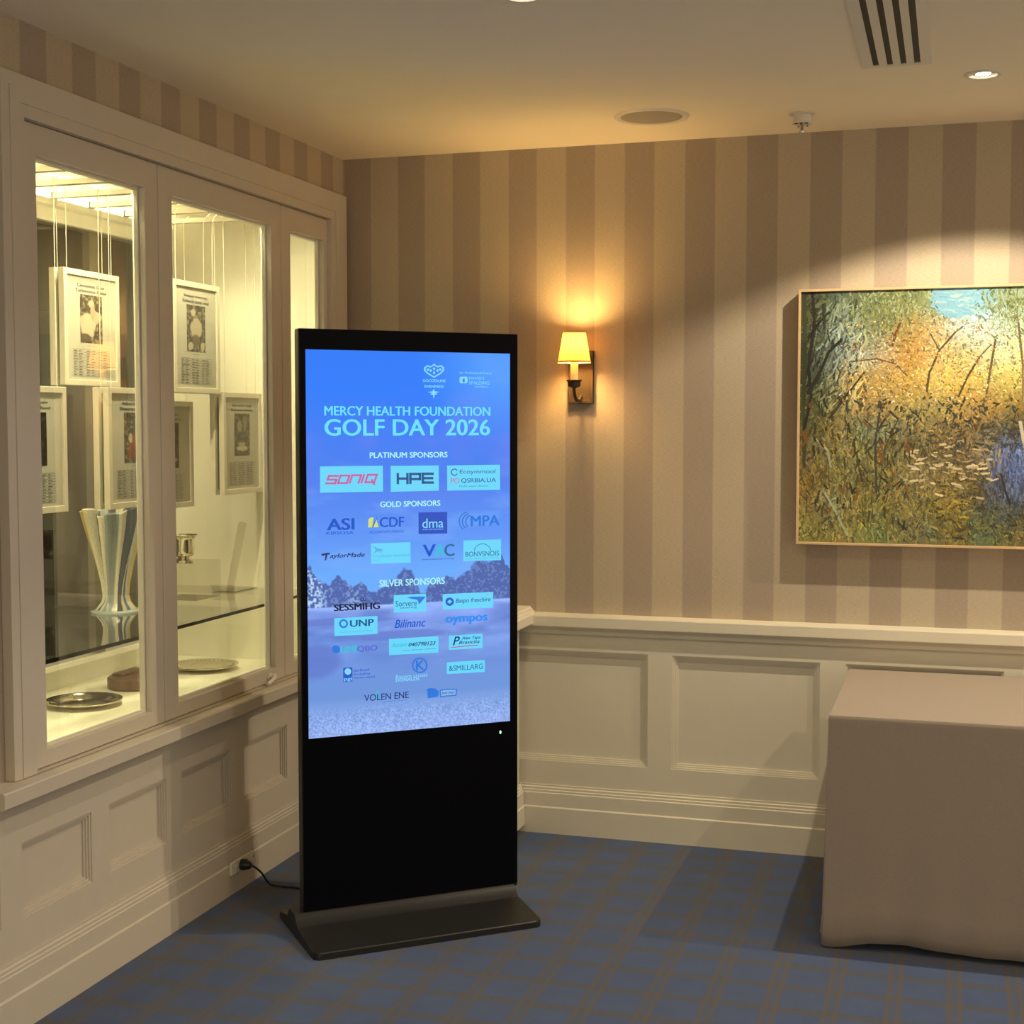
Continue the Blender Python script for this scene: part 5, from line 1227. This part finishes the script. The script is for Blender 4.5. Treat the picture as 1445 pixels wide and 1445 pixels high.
# ------------------------------------------------------------------ things in the cabinet
M_FRAME = mat('white_frame', (0.62, 0.58, 0.48), rough=0.45, noise=0.03)
M_MOUNT = mat('grey_mount', (0.44, 0.43, 0.37), rough=0.7, noise=0.03)
M_INKT = mat('printed_ink', (0.12, 0.12, 0.13), rough=0.8)
M_CORD = mat('white_cord', (0.72, 0.68, 0.58), rough=0.6)
M_CARD = mat('backing_board', (0.32, 0.29, 0.25), rough=0.8)
FT = 0.022
def photo(seed, kind):
    r = np.random.default_rng(seed); n, m = 60, 34
    a = vnoise(n, m, 7, 4, seed, 3); b = vnoise(n, m, 20, 12, seed+1, 2)
    V = np.linspace(0, 1, n)[:, None]*np.ones((1, m)); U = np.linspace(0, 1, m)[None]*np.ones((n, 1))
    g = 60 + 90*np.clip((b-.45)*3, 0, 1)
    img = np.stack([g*1.05, g, g*.9], -1)
    def blob(cx, cy, rx, ry, c, soft=5):
        nonlocal img
        k = np.clip((1-np.hypot((U-cx)/rx, (V-cy)/ry)+(a-.5)*.5)*soft, 0, 1)[..., None]
        img = img*(1-k)+np.array(c)*k
    if kind == 'pale':
        blob(.35, .62, .40, .30, (205, 195, 172)); blob(.75, .45, .25, .14, (190, 182, 160)); blob(.52, .18, .13, .09, (200, 188, 166)); blob(.56, .36, .12, .16, (176, 166, 146)); blob(.2, .9, .3, .1, (96, 88, 76))
    elif kind == 'robe':
        img = img*0.45; blob(.42, .28, .12, .07, (206, 190, 160)); blob(.45, .5, .22, .22, (196, 180, 150)); blob(.45, .78, .12, .22, (150, 128, 100)); blob(.2, .6, .1, .4, (70, 60, 48))
    elif kind == 'autumn':
        blob(.7, .65, .5, .28, (160, 84, 44)); blob(.3, .5, .12, .10, (216, 206, 190)); blob(.6, .3, .2, .12, (86, 92, 58)); blob(.4, .8, .3, .12, (140, 70, 40))
    elif kind == 'seated':
        img = img*.9+28; blob(.5, .5, .36, .24, (196, 186, 164)); blob(.34, .16, .13, .08, (206, 194, 170)); blob(.5, .76, .24, .14, (120, 112, 98)); blob(.2, .88, .14, .10, (196, 186, 166)); blob(.85, .88, .12, .12, (190, 182, 160))
    else:
        img = img*.8; blob(.5, .82, .42, .07, (196, 188, 160)); blob(.5, .72, .3, .04, (176, 168, 142)); blob(.35, .3, .16, .16, (150, 142, 118)); blob(.7, .25, .14, .2, (136, 128, 106))
    return lin_a(img)*0.72

def hanging_frame(label, x, y0, y1, z0, z1, kind, seed, titles, front=True, group='white picture frames hanging in the cabinet', cords=(0.10, 0.90), base=0.0):
    t = thing('hanging_picture_frame', label, 'picture frame', (x-FT/2, (y0+y1)/2, z0), group=group)
    w, h = y1-y0, z1-z0
    X = FT/2
    s = 1 if front else -1
    bm = bmesh.new()
    b = 0.020
    ring_frame(bm, -w/2, w/2, 0, h, -w/2+b, w/2-b, b, h-b, -FT/2, FT/2, 'x')
    obj('frame', bm, M_FRAME, parent=t, bevel=0.0015)
    bm = bmesh.new(); box(bm, -0.004, 0.004, -w/2+b, w/2-b, b, h-b)
    obj('mount', bm, M_MOUNT, parent=t)
    if front:
        for k, s_ in enumerate(titles):
            bm = bmesh.new()
            tw = w*(0.50 if k == 0 else 0.56)*min(1.0, 0.5+len(s_)/30)
            zc = h*(0.872-0.045*k)
            add_text(bm, s_, 'b', lambda a, c: Vector((0.0046, -tw/2+tw*a, zc-0.0058+0.0116*c)))
            obj('title_line', bm, M_INKT, parent=t)
        bm = bmesh.new(); add_text(bm, 'photograph', '', lambda a, c: Vector((0.0046, -0.025+0.05*a, h*0.350-0.002+0.004*c)))
        obj('caption', bm, M_INKT, parent=t)
        pw, ph = w*0.40, h*0.42
        V = np.linspace(h*0.375+ph, h*0.375, 60)[:, None]*np.ones((1, 34)); U = np.linspace(-pw/2, pw/2, 34)[None]*np.ones((60, 1))
        grid_mesh('photograph', np.stack([0.0046+0*U, U, V], -1), photo(seed, kind), attr_mat('photo_print', rough=0.35), t)
        bm = bmesh.new(); r = random.Random(seed)
        tz0, tz1, tw = h*0.085, h*0.315, w*0.68
        for k in range(11):
            z = tz0+(tz1-tz0)*k/10
            box(bm, 0.0041, 0.0046, -tw/2, tw/2, z-0.0003, z+0.0003)
            if k < 10:
                for c0 in (0.03, 0.36, 0.68):
                    for q in range(2):
                        y = -tw/2+tw*(c0+0.13*q); l = tw*r.uniform(.05, .11)
                        box(bm, 0.0041, 0.0047, y, y+l, z+0.0030, z+0.0052)
        obj('results_table', bm, M_INKT, parent=t)
    else:
        bm = bmesh.new(); box(bm, 0.005, 0.008, -w/2+b, w/2-b, b, h-b); obj('backing', bm, M_CARD, parent=t)
    for k in cords:
        y = -w/2+w*k
        wy = (y0+y1)/2 + y
        ry_ = min(ry, key=lambda q: abs(q-wy)) - (y0+y1)/2 + (0.007 if z1 < 1.8 else -0.007)     # the nearest rail above
        bm = bmesh.new(); tube(bm, spline([(0.0, y, h-0.004), (0.0, y, 2.33-z0), (0.0, y+0.15*(ry_-y), 2.39-z0), (0.0, ry_, 2.4250-z0)], 5), 0.0012, 6)
        obj('hanging_cord', bm, M_CORD, parent=t)
    return t
PAIR = FT + 0.013
hanging_frame('white frame with pale figure photograph, upper frame behind the left glass door', -0.45, -1.278, -0.945, 1.756, 2.149, 'pale', 3, ['Ceremonia Grue', 'Turbwonus Gotel'])
hanging_frame('white frame edge just behind the upper frame in the left door', -0.45-PAIR, -1.280, -0.947, 1.756, 2.149, 'pale', 3, [], front=False)
hanging_frame('white frame with a standing robed figure, at the far left of the left door', -0.30, -1.824, -1.494, 1.346, 1.742, 'robe', 9, ['Onnre Hisqio', 'Sqeciel Ofsod'])
hanging_frame('white frame with a red autumn photograph, right of the left door, above the vase', -0.25, -1.335, -1.003, 1.343, 1.746, 'autumn', 14, ['Anuarsia Oros', 'Shwalouni Oros'])
hanging_frame('white frame edge just behind the frame with the red photograph', -0.25-PAIR, -1.340, -1.008, 1.343, 1.746, 'autumn', 14, [], front=False)
hanging_frame('white frame with seated pale figure, upper frame behind the middle glass door', -0.25, -0.914, -0.581, 1.738, 2.140, 'seated', 21, ['Svskioup voviert noq', 'Enthwolt stunlo wod'])
hanging_frame('white frame edge just behind the upper frame in the middle door', -0.25-PAIR, -0.917, -0.584, 1.738, 2.140, 'seated', 21, [], front=False)
hanging_frame('white frame with a garden photograph, lower right of the middle glass door', -0.25, -0.559, -0.246, 1.355, 1.747, 'garden', 27, ['Saiu mourr ouqp', 'Einlswono Ennoq'])
hanging_frame('white frame edge just behind the frame with the garden photograph', -0.25-PAIR, -0.566, -0.253, 1.355, 1.747, 'garden', 27, [], front=False)
hanging_frame('white frame half hidden by the door post, lower left of the middle glass door', -0.38, -0.890, -0.560, 1.311, 1.711, 'garden', 33, ['Rouqn Onno', 'Sweoel Oidoy'])

# sculpted glass vase on the shelf
def vase():
    n, m = 60, 360
    tt = np.linspace(0, 1, n); th = np.linspace(0, 2*np.pi, m)
    P = np.zeros((n, m, 3)); C = np.zeros((n, m, 3))
    base = np.interp(tt, [0, .02, .05, .10, .16, .28, .45, .65, .85, 1], [.072, .074, .066, .050, .043, .045, .054, .068, .082, .090])
    stripes = [(228,222,204),(78,122,168),(206,214,212),(216,200,140),(226,220,198),(110,136,160),(222,216,196),(222,216,196),(84,98,116),(190,198,198),(228,224,208),(70,88,112),(226,220,200),(228,222,206),(214,194,134),(220,206,156),(228,224,208),(72,88,112),(226,222,206),(150,166,174),(168,182,186),(230,226,210),(66,82,104)]
    K = len(stripes); col = lin_a(np.array(stripes, float))
    rr = np.random.default_rng(4)
    for i, t in enumerate(tt):
        tw = 0.55*(1-t)**1.5
        lob = 0.5+0.5*np.cos(6*(th+tw)+0.5)
        dep = 0.006+0.036*t**1.3
        r = base[i] + dep*(lob-0.5) + 0.010*t*np.cos(13*(th+tw))
        ex = 1.0+0.25*t
        P[i, :, 0] = r*np.cos(th)*0.92; P[i, :, 1] = r*np.sin(th)*ex - 0.016*t
        P[i, :, 2] = 0.360*t + (0.010*np.cos(3*th)+0.006*np.cos(7*th))*max(0, t-.7)/.3
        k = (((th+tw*1.2)/(2*np.pi)*K*1.0) % K)
        ki = np.floor(k).astype(int) % K
        C[i] = col[ki]*(0.9+0.2*rr.random(m))[:, None]
    return P, C
vs_ = thing('glass_vase', 'tall rippled blue, white and amber striped glass vase on the cabinet shelf', 'vase', (-0.43, -1.03, 0.9601))
P, C = vase()
mv = attr_mat('fused_glass', rough=0.22, spec=0.6)
b_ = mv.node_tree.nodes['Principled BSDF']; b_.inputs['Coat Weight'].default_value = 0.4
o = grid_mesh('vessel', P, C, mv, vs_)
for p in o.data.polygons: p.use_smooth = True
sm = o.modifiers.new('wall', 'SOLIDIFY'); sm.thickness = 0.005; sm.offset = -1
bm = bmesh.new(); lathe(bm, [(0.0, 0.0002), (0.085, 0.0002), (0.086, 0.006), (0.070, 0.010), (0.0, 0.012)], (0, 0, 0), 40, sy=1.1)
obj('foot', bm, mat('pale_blue_glass', (0.50, 0.58, 0.60), rough=0.15), parent=vs_, smooth=True)

# silver plates
def plate(label, x, y, r, z=0.6652):
    t = thing('silver_plate', label, 'plate', (x, y, z), group='silver plates on the cabinet floor')
    k = r/0.13
    bm = bmesh.new()
    lathe(bm, [(0.0, 0.0), (0.070*k, 0.0), (0.084*k, 0.004), (0.092*k, 0.012), (0.126*k, 0.019), (0.130*k, 0.0205), (0.1315*k, 0.0195), (0.1305*k, 0.018), (0.130*k, 0.0225), (0.126*k, 0.0215), (0.094*k, 0.015), (0.086*k, 0.0085), (0.072*k, 0.0045), (0.0, 0.0042)], (0, 0, 0), 72)
    obj('dish', bm, M_SILVER, parent=t, smooth=50)
    bm = bmesh.new(); R_ = random.Random(3)
    for i in range(40):
        a = 2*math.pi*i/40
        lathe(bm, [(0.0, 0.0), (0.0034, 0.0012), (0.0, 0.0028)], (0.112*k*math.cos(a), 0.112*k*math.sin(a), 0.0182), 8)
    obj('beaded_band', bm, M_SILVER, parent=t, smooth=True)
    return t
plate('round silver plate on the cabinet floor behind the left glass door', -0.425, -1.245, 0.128)
plate('round silver plate on the cabinet floor behind the middle glass door', -0.395, -0.475, 0.132)

# wooden trophy block with a cut-out
t = thing('wooden_block', 'dark brown oval wooden block with a cut-out, behind the left glass door', 'wood block', (-0.445, -0.865, 0.6652))
M_WOOD = mat('dark_wood', (0.17, 0.085, 0.045), rough=0.4, noise=0.45, scale=28)
bm = bmesh.new()
n = 64
def oval(a, b, z, dx=0, dy=0, gap=None):
    return [bm.verts.new((dx+a*math.cos(2*math.pi*i/n), dy+b*math.sin(2*math.pi*i/n)*(1.0 if math.sin(2*math.pi*i/n) > 0 else 0.95), z)) for i in range(n)]
o0, o1, o2 = oval(.100, .128, 0), oval(.106, .134, .006), oval(.106, .134, .036)
o3 = oval(.100, .128, .042)
i3, i2, i0 = oval(.036, .060, .042, .030, .028), oval(.032, .056, .038, .030, .028), oval(.032, .056, 0, .030, .028)
for A, B in ((o0, o1), (o1, o2), (o2, o3), (o3, i3), (i3, i2), (i2, i0), (i0, o0)):
    for i in range(n): bm.faces.new((A[i], A[(i+1) % n], B[(i+1) % n], B[i]))
obj('block', bm, M_WOOD, parent=t, smooth=35)
bm = bmesh.new(); prism(bm, [(-0.078, 0.0425), (-0.030, 0.0425), (-0.034, 0.053), (-0.072, 0.053)], 'y', -0.060, 0.085)
obj('raised_strip', bm, M_WOOD, parent=t, bevel=0.003)
bm = bmesh.new(); box(bm, -0.012, 0.012, -0.020, 0.020, 0, 0.0015)
o = obj('place_card', bm, M_CARD, loc=(-0.245, -1.03, 0.6652)); tag(o, 'tiny dark caption label lying in front of the wooden block', 'label')

# silver cup on a clear stand, and a clear easel
M_ACR = thin_glass('acrylic', tint=(0.93, 0.93, 0.88), refl=1.4)
t = thing('display_stand', 'clear acrylic cube stand on the shelf under the silver cup', 'stand', (-0.40, -0.575, 0.9602))
bm = bmesh.new(); box(bm, -0.085, 0.085, -0.095, 0.095, 0, 0.140)
o = obj('acrylic_cube', bm, M_ACR, parent=t)
for z in (0.045, 0.105):
    bm = bmesh.new(); lathe(bm, [(0.0, 0), (0.004, 0), (0.004, 0.003), (0.0, 0.003)], (0.0855, 0.02, z), 10)
    obj('peg', bm, M_ALU, parent=t)
t = thing('silver_cup', 'small polished silver cup on the clear acrylic stand', 'cup', (-0.40, -0.610, 1.1006))
bm = bmesh.new(); lathe(bm, [(0.0, 0.0), (0.034, 0.0), (0.036, 0.006), (0.026, 0.011), (0.022, 0.018), (0.036, 0.026), (0.041, 0.045), (0.040, 0.085), (0.047, 0.096), (0.054, 0.100), (0.054, 0.102), (0.045, 0.098), (0.038, 0.085), (0.038, 0.045), (0.030, 0.030), (0.0, 0.028)], (0, 0, 0), 48)
obj('bowl', bm, M_SILVER, parent=t, smooth=50)
bm = bmesh.new(); lathe(bm, [(0.0535, 0.100), (0.056, 0.102), (0.0535, 0.104), (0.051, 0.102)], (0, 0, 0), 48, closed=True); obj('rim', bm, M_SILVER, parent=t, smooth=True)
t = thing('display_easel', 'clear acrylic display easel leaning on the shelf behind the middle door', 'easel', (-0.35, -0.345, 0.9602))
bm = bmesh.new()
prism(bm, [(-0.006, 0.0), (0.010, 0.0), (0.128, 0.262), (0.104, 0.270), (0.098, 0.262)], 'x', -0.012, 0.012)
obj('back_rest', bm, M_ACR, parent=t)
bm = bmesh.new(); prism(bm, [(-0.05, 0.0), (0.14, 0.0), (0.14, 0.005), (-0.045, 0.005), (-0.05, 0.030), (-0.055, 0.030)], 'x', -0.05, 0.05)
obj('foot', bm, M_ACR, parent=t)
